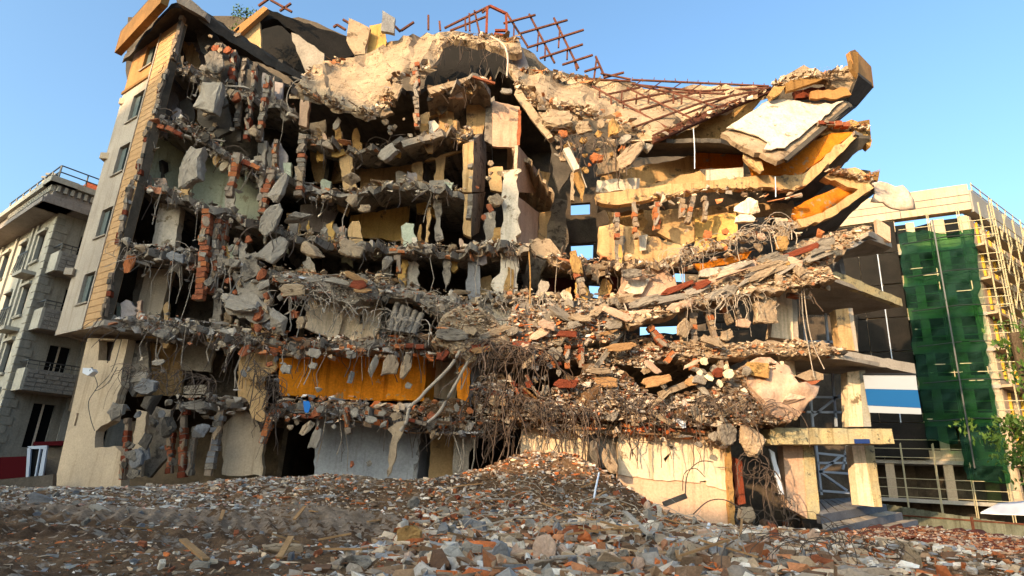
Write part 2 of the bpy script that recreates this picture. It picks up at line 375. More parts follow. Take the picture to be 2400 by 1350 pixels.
PAL = {
 'grey': [(.42, .40, .385), (.30, .285, .27), (.52, .50, .48), (.22, .205, .195), (.36, .32, .28), (.46, .42, .37), (.33, .15, .09)],
 'tan': [(.46, .37, .27), (.34, .26, .18), (.56, .46, .35), (.24, .17, .11), (.40, .32, .23), (.60, .53, .44), (.40, .18, .09), (.33, .3, .27), (.2, .14, .1), (.42, .36, .3)],  # dusty tan with some warm light put into it
 'mix': [(.52, .46, .40), (.36, .29, .23), (.70, .66, .61), (.22, .14, .09), (.44, .19, .09), (.50, .15, .05), (.46, .35, .25), (.30, .31, .34), (.60, .47, .34), (.40, .37, .35), (.14, .08, .05), (.28, .18, .11)],
 'heap': [(.18, .12, .08), (.27, .20, .14), (.11, .07, .045), (.40, .33, .26), (.48, .43, .37), (.38, .15, .08), (.58, .55, .51), (.32, .28, .25), (.44, .36, .28), (.22, .2, .19), (.36, .34, .33)],
 'blue': [(.46, .46, .46), (.34, .34, .35), (.60, .59, .58), (.26, .25, .25), (.42, .37, .32), (.50, .46, .42), (.42, .25, .2), (.38, .33, .28)],
 'dark': [(.16, .10, .06), (.10, .06, .035), (.22, .15, .10), (.30, .24, .19), (.42, .38, .34), (.34, .12, .05)],
 'red': [(.48, .19, .09), (.56, .25, .13), (.40, .14, .06), (.62, .45, .34), (.55, .36, .25), (.70, .64, .58), (.36, .26, .2)],
 'white': [(.75, .73, .72), (.66, .64, .63), (.8, .78, .77), (.55, .5, .45)]}
class Scatter:
    def __init__(s): s.V = []; s.Fc = []; s.C = []; s.n = 0
    def add(s, loc, size, pal, tmpl=None, flat=None):
        k = int(rng.integers(len(CH))) if tmpl is None else tmpl
        v, f = CH[k]; e = rng.uniform(0, 2 * math.pi, 3); ca, sa = np.cos(e), np.sin(e)
        Rz = np.array([[ca[0], -sa[0], 0], [sa[0], ca[0], 0], [0, 0, 1]]); Rx = np.array([[1, 0, 0], [0, ca[1], -sa[1]], [0, sa[1], ca[1]]])
        el = 2.6 if rng.random() < .09 else 1.0; sc = np.array([size * rng.uniform(.8, 1.7) * el, size * rng.uniform(.45, 1.15) / el ** .5, size * rng.uniform(.16, .75) / el ** .5])
        w_ = (v * sc) @ (Rz @ Rx).T + np.array(loc)
        p = PAL[pal]; c = np.array(p[int(rng.integers(len(p)))]) * rng.uniform(.7, 1.25) * np.array([1.15, 1.02, .9]) * 1.4
        s.V.append(w_); s.Fc.append(f + s.n); s.C.append(np.tile(np.append(c, 1), (len(v), 1))); s.n += len(v)
    def build(s, name, label, m='rubble', parent=None, cat='rubble'):
        if not s.n: return
        V = np.concatenate(s.V); Fc = np.concatenate(s.Fc); C = np.concatenate(s.C)
        o = mesh_obj(name, V, Fc, m, parent); a = o.data.color_attributes.new('Col', 'FLOAT_COLOR', 'POINT'); a.data.foreach_set('color', C.ravel())
        return tag(o, label, cat, None, 'stuff')
def along(pts, t):
    d = [0]
    for a, b in zip(pts[:-1], pts[1:]): d.append(d[-1] + (b - a).length)
    x = t * d[-1]
    for i in range(len(pts) - 1):
        if x <= d[i + 1]: return pts[i].lerp(pts[i + 1], (x - d[i]) / (d[i + 1] - d[i] + 1e-9))
    return pts[-1]
def crumble(pts, Y, pal, label, per_m=60, back=1.6, hang=.35, smin=.04, smax=.22, pile=.18):
    """crumbs of concrete lying along and hanging from a broken slab edge"""
    W = [P(p[0], p[1], p[2] if len(p) == 3 else Y) for p in pts]; L = sum((b - a).length for a, b in zip(W[:-1], W[1:])); s = Scatter()
    ph = random.uniform(0, 9)
    for i in range(int(L * per_m * 1.25)):
        t_ = random.random()
        if math.sin(t_ * L * 1.9 + ph) + .6 * math.sin(t_ * L * 4.7 + ph * 2) < random.uniform(-1.3, .9): continue
        q = along(W, t_); sz = smin * .6 + (smax - smin) * random.random() ** 4
        if random.random() < .9:
            dy = -.12 + back * random.random() ** 1.5; dz = random.random() ** 2 * pile * (1.2 if dy < .6 else .7) + .02
        else: dy = random.uniform(-.18, .05); dz = -random.random() ** 1.2 * hang * .6; sz *= .8
        s.add((q.x, q.y + dy, q.z + dz), sz, pal)
    for i in range(int(L * per_m * .12)):                 # fist to head sized fragments
        q = along(W, random.random()); sz = random.uniform(.14, .52); dn = random.random() < .45
        s.add((q.x, q.y + (random.uniform(-.2, .1) if dn else -.1 + back * .6 * random.random()), q.z + (-random.random() * hang * 1.2 if dn else sz * .25 + random.random() * pile * .6)), sz, pal, None)
    return s.build('rubble', label)
class Wires(MB):
    def hang(s, p, L, r=.011, sway=.4, kink=.12):
        p = Vector(p); pts = [p.copy()]; d = Vector((random.gauss(0, .5), random.uniform(-.6, .05), random.uniform(-.6, .5))); n = max(3, int(L / .2))
        for i in range(n):
            d = d * .72 + Vector((random.gauss(0, kink * 2) * sway * 2, random.gauss(0, kink), -.34)); pts.append(pts[-1] + d.normalized() * L / n)
        s.tube(pts, r, 3)
    def loop(s, p, R, r=.012):
        p = Vector(p); a0 = random.uniform(0, 6.28); sp = random.uniform(1.5, 4.5); ax = random.uniform(.4, 1); pts = []
        for i in range(9): a = a0 + sp * i / 8; pts.append(p + Vector((math.cos(a) * R, random.uniform(-.04, .04) - .1 * i / 8, math.sin(a) * R * ax + random.gauss(0, .03) * R)))
        s.tube(pts, r, 3)
def wires(pts, Y, label, per_m=4, L=(.4, 1.6), m='rebar', r=.011, loops=.25):
    W = [P(p[0], p[1], p[2] if len(p) == 3 else Y) for p in pts]; T = sum((b - a).length for a, b in zip(W[:-1], W[1:])); o = Wires()
    for i in range(int(T * per_m * 1.25)):
        q = along(W, random.random()) + Vector((0, random.uniform(-.2, .1), random.uniform(-.1, .1)))
        if random.random() < loops: o.loop(q + Vector((0, -.1, -.2)), random.uniform(.2, .6), r)
        else: o.hang(q, random.uniform(*L) * random.choice((.6, 1, 1.2)), r * random.choice((.6, 1, 1.3, 2.0)), kink=random.choice((.08, .14, .3)))
    return tag(o.build('rebar_tangle', m), label, 'rebar', None, 'stuff')
def tri_wires(name, pxl, Y, m, label, r=.018, cat='wire', group=None):
    """one traced rod, cable or pipe"""
    pts = [P(p[0], p[1], p[2] if len(p) == 3 else Y) for p in pxl]; sm = []
    n = len(pts)
    if n > 2:
        for i in range(n - 1):
            a, b, c, d = pts[max(i - 1, 0)], pts[i], pts[i + 1], pts[min(i + 2, n - 1)]
            for k in range(5):
                t = k / 5; sm.append(.5 * ((2 * b) + (c - a) * t + (2 * a - 5 * b + 4 * c - d) * t * t + (-a + 3 * b - 3 * c + d) * t ** 3))
        sm.append(pts[-1])
    else: sm = pts
    return tag(MB().tube(sm, r, 6).build(name, m, smooth=True), label, cat, group)
NR = 0
def chunk(cx, cy, w_, h_, Y, m, label, group=None, rot=0, depth=.7, plate=None, name='concrete_chunk', cat='concrete chunk'):
    """one lump of masonry: a rock mesh scaled to its traced size"""
    global NR; NR += 1
    if plate is None: plate = random.random() < .7
    if plate: depth *= .55
    s = mpp(cx, cy, Y); o = bpy.data.objects.new(name, rock_mesh(100 + NR % 16 if plate else NR % 14, m)); COL.objects.link(o)
    o.location = P(cx, cy, Y); o.scale = (w_ * s * 1.02, min(w_, h_) * s * depth * 1.1, h_ * s * 1.02)
    o.rotation_euler = (random.uniform(-.2, .2), math.radians(rot), random.uniform(-.25, .25))
    return tag(o, label, cat, group)
# ================================================================ walls laid out in metres
def holewall(name, A, d, th, u0, u1, z0, z1, holes, m, parent, nrm=None):
    """vertical wall from A along unit d, outer face on the A line, thickness th inwards (along nrm), with real openings"""
    A = Vector((A[0], A[1], 0)); d = Vector((d[0], d[1], 0)).normalized(); nrm = Vector(nrm).normalized() if nrm else Vector((-d.y, d.x, 0))
    us = sorted({u0, u1} | {h[0] for h in holes} | {h[1] for h in holes}); zs = sorted({z0, z1} | {h[2] for h in holes} | {h[3] for h in holes})
    us = [u for u in us if u0 <= u <= u1]; zs = [z for z in zs if z0 <= z <= z1]
    full = {}
    for i in range(len(us) - 1):
        for j in range(len(zs) - 1):
            cu, cz = (us[i] + us[i + 1]) / 2, (zs[j] + zs[j + 1]) / 2
            full[i, j] = not any(h[0] < cu < h[1] and h[2] < cz < h[3] for h in holes)
    V = []; idx = {}; Fc = []
    def vt(i, j, k):
        if (i, j, k) not in idx: idx[i, j, k] = len(V); V.append(A + d * us[i] + nrm * (th * k) + Vector((0, 0, zs[j])))
        return idx[i, j, k]
    for (i, j), ok in full.items():
        if not ok: continue
        for k in (0, 1): Fc.append([vt(i, j, k), vt(i + 1, j, k), vt(i + 1, j + 1, k), vt(i, j + 1, k)])
        for (di, dj, a, b) in ((-1, 0, (i, j), (i, j + 1)), (1, 0, (i + 1, j), (i + 1, j + 1)), (0, -1, (i, j), (i + 1, j)), (0, 1, (i, j + 1), (i + 1, j + 1))):
            if not full.get((i + di, j + dj), False): Fc.append([vt(*a, 0), vt(*b, 0), vt(*b, 1), vt(*a, 1)])
    return fixn(mesh_obj(name, V, Fc, m, parent))
def uvp(A, d, u, z, o=0):                 # point on that wall, o metres outside it
    d = Vector((d[0], d[1], 0)).normalized(); n = Vector((-d.y, d.x, 0)); return Vector((A[0], A[1], 0)) + d * u - n * o + Vector((0, 0, z))
def ubox(name, A, d, u0, u1, o0, o1, z0, z1, m, parent):
    dd = Vector((d[0], d[1], 0)).normalized(); n = Vector((-dd.y, dd.x, 0)); R = Matrix((dd, n, Vector((0, 0, 1)))).transposed()
    c = Vector((A[0], A[1], 0)) + dd * ((u0 + u1) / 2) - n * ((o0 + o1) / 2) + Vector((0, 0, (z0 + z1) / 2))
    return box(name, c, abs(u1 - u0), abs(o1 - o0), abs(z1 - z0), m, parent, R)

# ================================================================ ground
def gz(x, y):
    z = .42 + .15 * np.exp(-((x + 16) / 9) ** 2) * np.clip((y - 9) / 9, 0, 1) + .22 * np.clip(x / 12, -1, 1) * np.clip((18 - y) / 8, 0, 1)
    z = z + 1.65 * np.exp(-((x - 1.5) / 2.9) ** 2 - ((y - 21.8) / 2.2) ** 2) * (1 + .16 * h3(x * .8, y * .8, 0 * x, 11)) + .55 * np.exp(-((x + 5.5) / 4.5) ** 2 - ((y - 21.5) / 3.0) ** 2)
    z = z + .35 * np.exp(-((x - 8) / 3) ** 2 - ((y - 16.5) / 3) ** 2) + .35 * np.exp(-((x - 2) / 3) ** 2 - ((y - 12) / 2) ** 2) - .2 * np.exp(-((x + 3) / 4) ** 2 - ((y - 15.5) / 2) ** 2)
    z = z - .55 * np.exp(-((x - 12.5) / 3.0) ** 4 - ((y - 22.5) / 3.6) ** 4)
    z = z - .95 * np.exp(-((x - 9.6) / 1.6) ** 2 - ((y - 13.0) / 2.4) ** 2)
    t = np.clip((y - 14.5) / 6.5, 0, 1); t = t * t * (3 - 2 * t); z = z + t * .5 * np.clip((7.5 - x) / 4, 0, 1) * (.05 + .95 * np.clip((x + 15) / 8, 0, 1))
    z = z + .10 * h3(x * .5, y * .5, 0 * x, 2) + .045 * h3(x * 1.9, y * 1.9, 0 * x, 5)
    return z
def GP(px, py, dz=0):                     # ground point under a photograph pixel
    Y = 8.0
    while Y < 30:
        p = P(px, py, Y)
        if p.z < gz(p.x, p.y): break
        Y += .05
    p = P(px, py, Y); p.z = float(gz(p.x, p.y)) + dz; return p
xs = np.arange(-26, 26, .085); ys = np.arange(6, 25, .085); X, Yg = np.meshgrid(xs, ys)
Z = gz(X, Yg)
tr = (np.sin((X * 2.4 + Yg * 1.1) * 6.6 + .5 * np.sin(Yg * 2 + X)) * .5 + .5) ** 1.5 * .10            # tracks pressed by a digger
band = np.exp(-((Yg - (15.2 + .12 * (X + 8))) / 1.3) ** 2) + np.exp(-((Yg - (12.2 + .05 * (X + 8))) / .6) ** 2)
Z = Z + rng.normal(0, .014, Z.shape) + .05 * np.abs(h3(X * 4.1, Yg * 4.3, 0 * X, 9)) + tr * band * np.clip((-2.5 - X) / 2, 0, 1)
nx, ny = len(xs), len(ys)
V = np.c_[X.ravel(), Yg.ravel(), Z.ravel()]
i = np.arange((ny - 1) * nx).reshape(ny - 1, nx)[:, :-1].ravel()
me = bpy.data.meshes.new('ground'); fc = np.c_[i, i + 1, i + nx + 1, i + nx]
me.from_pydata(V.tolist(), [], fc.tolist()); me.materials.append(M('soil')); me.materials.append(M('track_dirt'))
cx, cy = X.ravel()[i], Yg.ravel()[i]
lightd = (h3(cx * .35, cy * .9, cx * 0, 3) * .5 + 1.1 * np.exp(-((cy - (15.9 + .12 * (cx + 8))) / 1.5) ** 2) * np.clip((-1 - cx) / 3, 0, 1) + .8 * np.clip((cy - 18.5) / 2, 0, 1) * (cx < -4)) + rng.normal(0, .32, len(cx)) > .62
me.polygons.foreach_set('material_index', lightd.astype(int)); me.polygons.foreach_set('use_smooth', [True] * len(fc))
g = bpy.data.objects.new('ground', me); COL.objects.link(g); tag(g, kind='structure')
vs = []; n = 40
far = MB(); far.v = [Vector((x, y, .12)) for y in (-900, 900) for x in (-900, 900)]; far.f = [(0, 1, 3, 2)]
tag(far.build('terrain', 'soil'), kind='structure')

# ================================================================ the ruined block
R = empty('ruined_building', (0, 27, 0), 'seven storey concrete apartment block torn open down its front, half demolished', 'building')
A_, B_ = Vector((-15.3, 22.5)), Vector((-18.8, 25.0)); dS = (B_ - A_).normalized(); nS = (dS.y, -dS.x, 0)   # side wall runs left-back; inside is +x,+y
wins = [(1.9, 2.95, z, z + h) for z, h in ((18.95, 1.3), (16.15, 1.42), (13.5, 1.4), (10.55, 1.3), (7.65, 1.3))]
sw = holewall('side_wall', A_, dS, .34, 1.68, 4.3, 6.5, 18.2, wins, 'render_wall', R, nS)
sw2 = holewall('side_wall', A_, dS, .34, 1.68, 4.3, 18.2, 20.4, wins, 'orange_render', R, nS)
ubx = lambda nm, u0, u1, o0, o1, z0, z1, m, p: ubox(nm, A_, dS, u0, u1, -o0, -o1, z0, z1, m, p)   # o>0 = outside the side wall
ubx('moulding', 1.7, 4.36, 0, .07, 18.12, 18.26, 'fascia', R)
strip = holewall('cladding', A_, dS, .30, .0, 1.66, 6.5, 20.4, [], 'clad', R, nS); ubx('strip_frame', 1.66, 1.70, -.02, .05, 6.5, 20.4, 'render_wall', strip)
z = 6.52; k = 0
while z < 20.35:
    hh = .27; zz = min(z + hh, 20.38)
    ubx('siding_board', .02 + random.uniform(0, .03), 1.62, .002, .035 + random.uniform(0, .008), z + .016, zz, 'clad', strip); z += hh + .006
ubx('corner_strip', 1.60, 1.70, .04, .075, 6.5, 20.4, 'render_wall', strip)
ubx('corner_strip', -.03, .03, -.28, .05, 6.5, 20.3, 'shade_wall', strip)
for (a, b, c, d) in wins:
    wn = ubx('window', a + .02, b - .02, -.30, -.26, c + .02, d - .02, 'shade_glass_black', sw)  # black board painted as the dark of the open window
    ubx('frame', a + .03, b - .03, -.24, -.19, c + .0, c + .07, 'frame_paint', wn); ubx('frame', a + .03, b - .03, -.24, -.19, d - .08, d - .01, 'frame_paint', wn)
    ubx('shutter', (a + b) / 2 + .08, b - .03, -.27, -.12, c + .05, d - .06, 'frame_paint', wn); ubx('frame', (a + b) / 2 - .03, (a + b) / 2 + .03, -.25, -.2, c + .05, d - .06, 'frame_paint', wn)
    ubx('sill', a - .06, b + .08, -.05, .07, c - .07, c - .003, 'light_concrete', sw)
# rear run of the side wall, behind the far edge, and the bay under it
rearA = Vector((-18.8, 25.0)); 
holewall('rear_wall', (-18.5, 25.02), (.12, 1, 0), .3, .0, 7.2, 6.5, 20.2, [], 'render_wall', R, (1, -.12, 0))
for px, py in ((300, 245), (256, 372)):
    q = P(px - 2, py, 25.1); box('balcony_stub', q, .4, .6, .3, 'render_low', R)
q = P(175, 640, 24.9); box('balcony_stub', q + Vector((-.1, 0, 0)), .35, .5, .3, 'render_wall', R)
# overhang underside
panel('soffit', [(128, 787, 25), (242, 762, 22.5), (400, 790, 22.5), (300, 800, 26)], 24, .25, 'light_concrete', R, ext=(0, 0, .22))
# lower wall, set back under the overhang
LA = Vector((P(125, 1150, 24.2).x, 24.2)); LB = Vector((P(292, 1130, 23.0).x, 23.0))
pl = (LA, (LB - LA).normalized())
panel('lower_wall', [(122, 1160), (205, 792), (300, 795), (286, 870), (284, 905), (268, 950), (262, 985), (225, 1010), (222, 1050), (268, 1045), (285, 1060), (283, 1150)], 0, .35, 'render_low', R, plane=pl, amp=1.5, lock=(0, 1, 11, 10), holes=[[(232, 795 + 2), (270, 797), (258, 846), (230, 845)], [(180, 968), (185, 968), (178, 998), (173, 998)]])
panel('interior_wall', [(228, 790), (275, 790), (262, 852), (226, 850)], 26, .2, 'shade_wall', R)
# roof cornice of the left wing
pc = [Vector((-15.15, 21.3)), Vector((-19.75, 25.25))]; cd = (pc[1] - pc[0]).normalized()
cor = ubox('cornice', pc[0], cd, .1, 5.45, 0, -.3, 20.15, 21.35, 'fascia', R); ubox('roof_flashing', pc[0], cd, .0, 5.5, -.3, .12, 21.352, 21.42, 'iron', R)
q0 = P(402, -8, 21.4)
fixn(panel('roof_slab', [(398, 22, 21.6), (286, 148, 25.4), (520, 120, 30), (700, 176, 26.5), (600, 118, 24.8), (520, 66, 23.4), (440, 20, 22)], 0, .3, 'dark_concrete', R, ext=(0, 0, .3), amp=2))
panel('roof_edge', [(408, -14, 21.5), (428, -14, 21.6), (485, 30, 22.3), (480, 42, 22.3), (415, 6, 21.5)], 0, .3, 'light_concrete', R, amp=1, ext=(0, .5, .1))
panel('roof_edge', [(470, 22, 22.2), (520, 62, 23.2), (600, 112, 24.6), (702, 168, 26.3), (700, 186, 26.3), (650, 165, 25.5), (590, 128, 24.5), (510, 80, 23.2), (465, 45, 22.2)], 0, .3, 'dark_concrete', R, amp=2.2, ext=(.2, .5, .1))

LV = {1: 3.9, 2: 6.7, 3: 9.6, 4: 12.4, 5: 15.2, 6: 18.1, 7: 21}
# rear wall with the openings that let the sky through
panel('rear_wall', [P_ for P_ in [(300, 40), (700, 40), (1180, 210), (1500, 280), (1750, 330), (1900, 420), (1960, 600), (1960, 1240), (300, 1240)]], 32, .3, 'shade_wall', R, ext=(0, .3, 0), amp=3, step=40,
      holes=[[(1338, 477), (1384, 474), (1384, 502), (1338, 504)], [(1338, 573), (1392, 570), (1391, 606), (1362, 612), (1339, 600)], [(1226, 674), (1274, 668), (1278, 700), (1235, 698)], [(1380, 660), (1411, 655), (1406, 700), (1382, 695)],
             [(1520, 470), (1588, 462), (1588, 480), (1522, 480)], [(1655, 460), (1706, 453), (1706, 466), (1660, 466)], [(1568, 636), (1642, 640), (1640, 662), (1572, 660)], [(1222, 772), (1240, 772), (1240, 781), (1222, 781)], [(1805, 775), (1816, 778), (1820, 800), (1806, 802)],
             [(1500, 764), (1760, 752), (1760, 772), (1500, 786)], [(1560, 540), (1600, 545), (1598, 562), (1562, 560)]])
# side of the dark interior
box('interior_wall', (-17.6, 28.7, 12), .25, 6.6, 17, 'shade_wall', R)
for x in (-9.2, -4.6): box('interior_wall', (x, 29.2, 9), .2, 5.4, 16, 'shade_wall', R)
# ---- floor slabs: (outline, distance, storey)
SL = {
 'L6': ([(388, 148), (420, 150), (455, 168), (520, 195), (600, 228), (655, 240), (700, 262)], 22.9, 6, .28),
 'L5a': ([(358, 280), (400, 274), (450, 296), (480, 318), (520, 350), (615, 392), (700, 428), (745, 442), (800, 450), (850, 442), (905, 428), (960, 425), (1005, 438), (1090, 448)], 22.8, 5, .26),
 'L5b': ([(700, 305), (760, 335), (830, 347), (900, 338), (940, 330), (1010, 310), (1070, 300), (1108, 312)], 22.9, 6, .24),
 'L4a': ([(310, 430), (380, 434), (450, 468), (520, 495), (600, 518), (690, 548), (780, 562), (860, 572), (1000, 578), (1090, 584), (1160, 572), (1240, 578)], 22.7, 4, .28),
 'L4b': ([(1285, 598), (1340, 606), (1400, 612), (1500, 618), (1560, 612), (1610, 598)], 22.9, 4, .26),
 'L3a': ([(285, 578), (380, 588), (470, 602), (560, 612), (640, 642), (760, 655), (870, 660), (940, 668), (1010, 702), (1100, 700), (1220, 696), (1300, 708), (1420, 706), (1480, 700)], 22.6, 3, .28),
 'L2a': ([(242, 745), (330, 752), (500, 775), (600, 790), (700, 805), (880, 802), (1000, 800), (1100, 800), (1200, 790)], 22.5, 2, .28),
 'L1a': ([(640, 948), (760, 950), (860, 960), (980, 975), (1100, 985), (1210, 985)], 22.5, 1, .30),
 'L1b': ([(1215, 980), (1400, 990), (1560, 998), (1705, 1012)], 22.5, 1, .34),
 'L1c': ([(410, 940), (470, 938), (570, 945)], 23, 1, .24),
 'L5c': ([(1000, 214), (1060, 200), (1120, 186), (1150, 194)], 22.9, 6, .25)}
for k, (pts, Y, lv, th) in SL.items(): slab('floor_slab', pts, Y, LV[lv], th, 'tan_concrete' if k in ('L4b', 'L1b') else 'concrete', R)
slab('floor_slab', [(1100, 800), (1200, 795), (1330, 806), (1480, 808), (1620, 815), (1760, 812)], 22.8, LV[2], .26, 'tan_concrete', R)
slab('floor_slab', [(1190, 330), (1280, 420), (1300, 450)], 24.0, LV[5], .2, 'tan_concrete', R, back=30)
slab('roof_slab', [(640, 190), (760, 205), (900, 225), (1040, 200), (1180, 165), (1330, 185)], 25.5, 20.6, .25, 'dark_concrete', R)

# ---- room walls still standing (outline, distance(s), material)
def wall(pts, Y, m, th=.15, amp=1.2, holes=(), name='interior_wall', **k): return panel(name, pts, Y, th, m, R, holes, amp=amp, **k)
wall([(432, 48), (520, 95), (560, 200), (460, 168), (428, 150)], 24.6, 'lilac_grey')
wall([(500, 90), (660, 185), (668, 300), (640, 400), (540, 360), (470, 300), (468, 190)], 25.6, 'dark_concrete')
wall([(383, 172, 23.2), (452, 205, 25.4), (433, 290, 25.4), (368, 272, 23.2)], 0, 'lilac_grey')
wall([(452, 205), (482, 218), (470, 300), (436, 290)], 25.5, 'tan_wall')
wall([(640, 190), (664, 195), (655, 280), (628, 270)], 24, 'lilac_grey')
wall([(348, 308, 23.2), (432, 340, 25.2), (425, 470, 25.2), (325, 430, 23.2)], 0, 'mint', holes=[[(372, 378), (385, 372), (400, 380), (402, 400), (388, 410), (374, 402)]])
wall([(432, 338), (560, 380), (612, 402), (608, 520), (520, 500), (425, 472)], 25.3, 'mint')
wall([(560, 400), (612, 408), (606, 520), (552, 505)], 25.15, 'mint', .05)
wall([(374, 474), (424, 484), (408, 582), (356, 574)], 23.6, 'white_plaster', .4, name='column', amp=.8)
wall([(345, 628), (402, 632), (372, 752), (312, 745)], 23.8, 'render_low', .35)
wall([(326, 620), (350, 622), (318, 748), (300, 745)], 24.2, 'concrete', .2)
wall([(425, 802), (506, 800), (494, 872), (424, 866)], 24.6, 'light_concrete', .15)
wall([(430, 905), (484, 902), (482, 925), (430, 922)], 24.4, 'light_concrete', .15)
wall([(505, 800), (560, 790), (550, 940), (480, 935)], 25.8, 'shade_wall', .15)
wall([(556, 870), (622, 880), (618, 945), (560, 940)], 23.6, 'tan_wall', .2)
wall([(300, 810), (345, 800), (350, 880), (310, 930), (290, 900)], 23.9, 'concrete', .2)
wall([(330, 800), (430, 810), (425, 925), (310, 930)], 25.4, 'tan_wall', .15)
wall([(562, 955), (600, 975), (618, 1040), (614, 1115), (520, 1112), (522, 1000)], 23.6, 'render_low', .25, 2)
wall([(320, 960), (345, 965), (330, 1118), (302, 1118)], 23.7, 'render_low', .2, 1.5)
wall([(345, 950), (400, 960), (400, 1060), (350, 1120), (330, 1110)], 24.3, 'concrete', .2, 2)
wall([(722, 678, 23.0), (812, 702, 23.4), (790, 800, 23.4), (714, 768, 23.0)], 0, 'cream', .18)
wall([(812, 702), (880, 712), (896, 730), (890, 770), (872, 798), (786, 800)], 23.6, 'cream', .18, holes=[[(842, 735), (850, 733), (850, 758), (841, 760)]])
wall([(872, 720), (900, 690), (903, 800), (870, 800)], 23.9, 'concrete', .2, 2)
wall([(655, 840, 22.9), (812, 830, 24.0), (805, 935, 24.0), (655, 925, 22.9)], 0, 'orange_wall_bright')
wall([(810, 818), (1002, 812), (992, 942), (800, 936)], 24.0, 'orange_wall_bright')
wall([(915, 816), (1000, 814), (994, 940), (905, 935)], 23.7, 'orange_wall_bright', .12)
wall([(1000, 814, 24.0), (1024, 816, 25.0), (1016, 945, 25.0), (992, 938, 24.0)], 0, 'orange_wall', .1)
wall([(1022, 820), (1075, 826), (1068, 940), (1014, 930)], 25.0, 'cream', .12)
wall([(1074, 862), (1104, 838), (1098, 952), (1070, 954)], 22.6, 'orange_wall_bright', .3, name='column')
wall([(1104, 840), (1125, 842), (1118, 950), (1100, 952)], 23.1, 'slate_wall', .3, name='column')
wall([(740, 982), (985, 1005), (978, 1140), (735, 1140)], 24.0, 'slate_wall')
wall([(985, 1002, 24.0), (1014, 1005, 25.5), (1010, 1130, 25.5), (976, 1135, 24.0)], 0, 'blue_grey')
wall([(1012, 1000), (1068, 1000), (1060, 1130), (1005, 1130)], 24.4, 'tan_wall')
wall([(1066, 1000), (1126, 998), (1118, 1030), (1100, 1060), (1095, 1115), (1060, 1125)], 23.3, 'light_concrete', .25, 2, name='column')
wall([(1222, 1003), (1382, 1008), (1384, 1110), (1300, 1115), (1214, 1112)], 22.95, 'cream', .25, .5)
wall([(1378, 1012), (1402, 1012), (1410, 1115), (1380, 1110)], 22.7, 'dark_concrete', .3, 2, name='column')
wall([(1400, 1008), (1450, 1010), (1450, 1100), (1404, 1095)], 23.05, 'light_concrete', .22, .8)
lw = [(1448, 1010), (1700, 1042), (1708, 1140), (1712, 1235), (1600, 1220), (1480, 1180), (1448, 1120)]
wall([(1448, 1010), (1700, 1036), (1706, 1150), (1640, 1132), (1520, 1122), (1449, 1112)], 22.8, 'cream', .25, 1, holes=[[(1566, 1044), (1578, 1046), (1576, 1056)], [(1555, 1075), (1572, 1060), (1570, 1070), (1560, 1084)], [(1640, 1128), (1656, 1126), (1655, 1140), (1642, 1140)]])
wall([(1448, 1108), (1520, 1118), (1640, 1128), (1706, 1146), (1714, 1245), (1600, 1240), (1440, 1200)], 22.86, 'cream_lower', .22, .6)
wall([(1700, 1040), (1712, 1040), (1724, 1240), (1712, 1240)], 22.6, 'ochre', .3, 1, name='column')
wall([(1714, 1070), (1740, 1080), (1748, 1180), (1726, 1185)], 22.9, 'brick_dark', .2, 1.5)
# centre rooms
CW = dict(th=.16)
wall([(985, 270), (1060, 245), (1150, 215), (1140, 262), (1130, 315), (984, 308)], 24.4, 'tan_wall', amp=2, holes=[[(1066, 252), (1095, 244), (1092, 302), (1064, 300)], [(1006, 275), (1030, 268), (1029, 304), (1004, 304)]], **CW)
wall([(966, 384), (1060, 355), (1112, 340), (1100, 448), (968, 440)], 24.2, 'tan_wall', amp=2, holes=[[(990, 378), (1020, 372), (1018, 428), (990, 430)], [(1044, 365), (1090, 352), (1086, 440), (1038, 448), (1040, 400)]], **CW)
wall([(842, 400), (966, 385), (966, 440), (845, 445)], 25.6, 'tan_wall', amp=1, **CW)
wall([(822, 505), (960, 482), (950, 566), (820, 552)], 25.4, 'yellow_wall', amp=1, **CW)
wall([(975, 478), (1035, 465), (1028, 520), (1005, 500), (978, 500)], 24.6, 'yellow_wall', amp=2, **CW)
wall([(705, 480), (800, 470), (770, 545), (700, 540)], 25.4, 'lilac_grey', amp=1, **CW)
wall([(1085, 338), (1110, 330), (1106, 450), (1084, 450)], 22.9, 'tan_wall', .25, 1, name='column')
wall([(1088, 455), (1108, 455), (1104, 556), (1086, 548)], 22.9, 'tan_wall', .25, 1, name='column')
wall([(1110, 328, 22.9), (1142, 300, 25.5), (1136, 450, 25.5), (1106, 450, 22.9)], 0, 'concrete', .2)
wall([(1108, 455, 22.9), (1138, 450, 25.5), (1122, 545, 25.5), (1104, 556, 22.9)], 0, 'concrete', .2)
wall([(1138, 240), (1158, 225), (1156, 340), (1136, 330)], 24.2, 'concrete', .2, 1.5)
wall([(1155, 235), (1218, 250), (1214, 345), (1154, 342)], 24.0, 'pinkish', .16, 1.5)
wall([(1214, 255), (1222, 260), (1218, 340), (1211, 340)], 23.6, 'brick', .2, 1)
wall([(1214, 340, 23.0), (1262, 402, 26.0), (1256, 452, 26.0), (1212, 450, 23.0)], 0, 'pinkish', .15, .6)
wall([(1262, 400), (1290, 405), (1284, 430), (1262, 455)], 25.9, 'tan_wall', .15, 2)
wall([(1216, 462, 23.0), (1266, 500, 26.0), (1258, 575, 26.0), (1214, 570, 23.0)], 0, 'pinkish', .15, .6)
wall([(1264, 500), (1292, 495), (1282, 540), (1284, 590), (1258, 578)], 25.9, 'tan_wall', .15, 2)
wall([(1176, 400), (1214, 395), (1216, 452), (1212, 572), (1172, 568), (1180, 500)], 22.8, 'white_plaster', .3, 3, name='column')
wall([(1144, 395), (1178, 390), (1176, 450), (1150, 445)], 23.4, 'tan_wall', .2, 2.5)
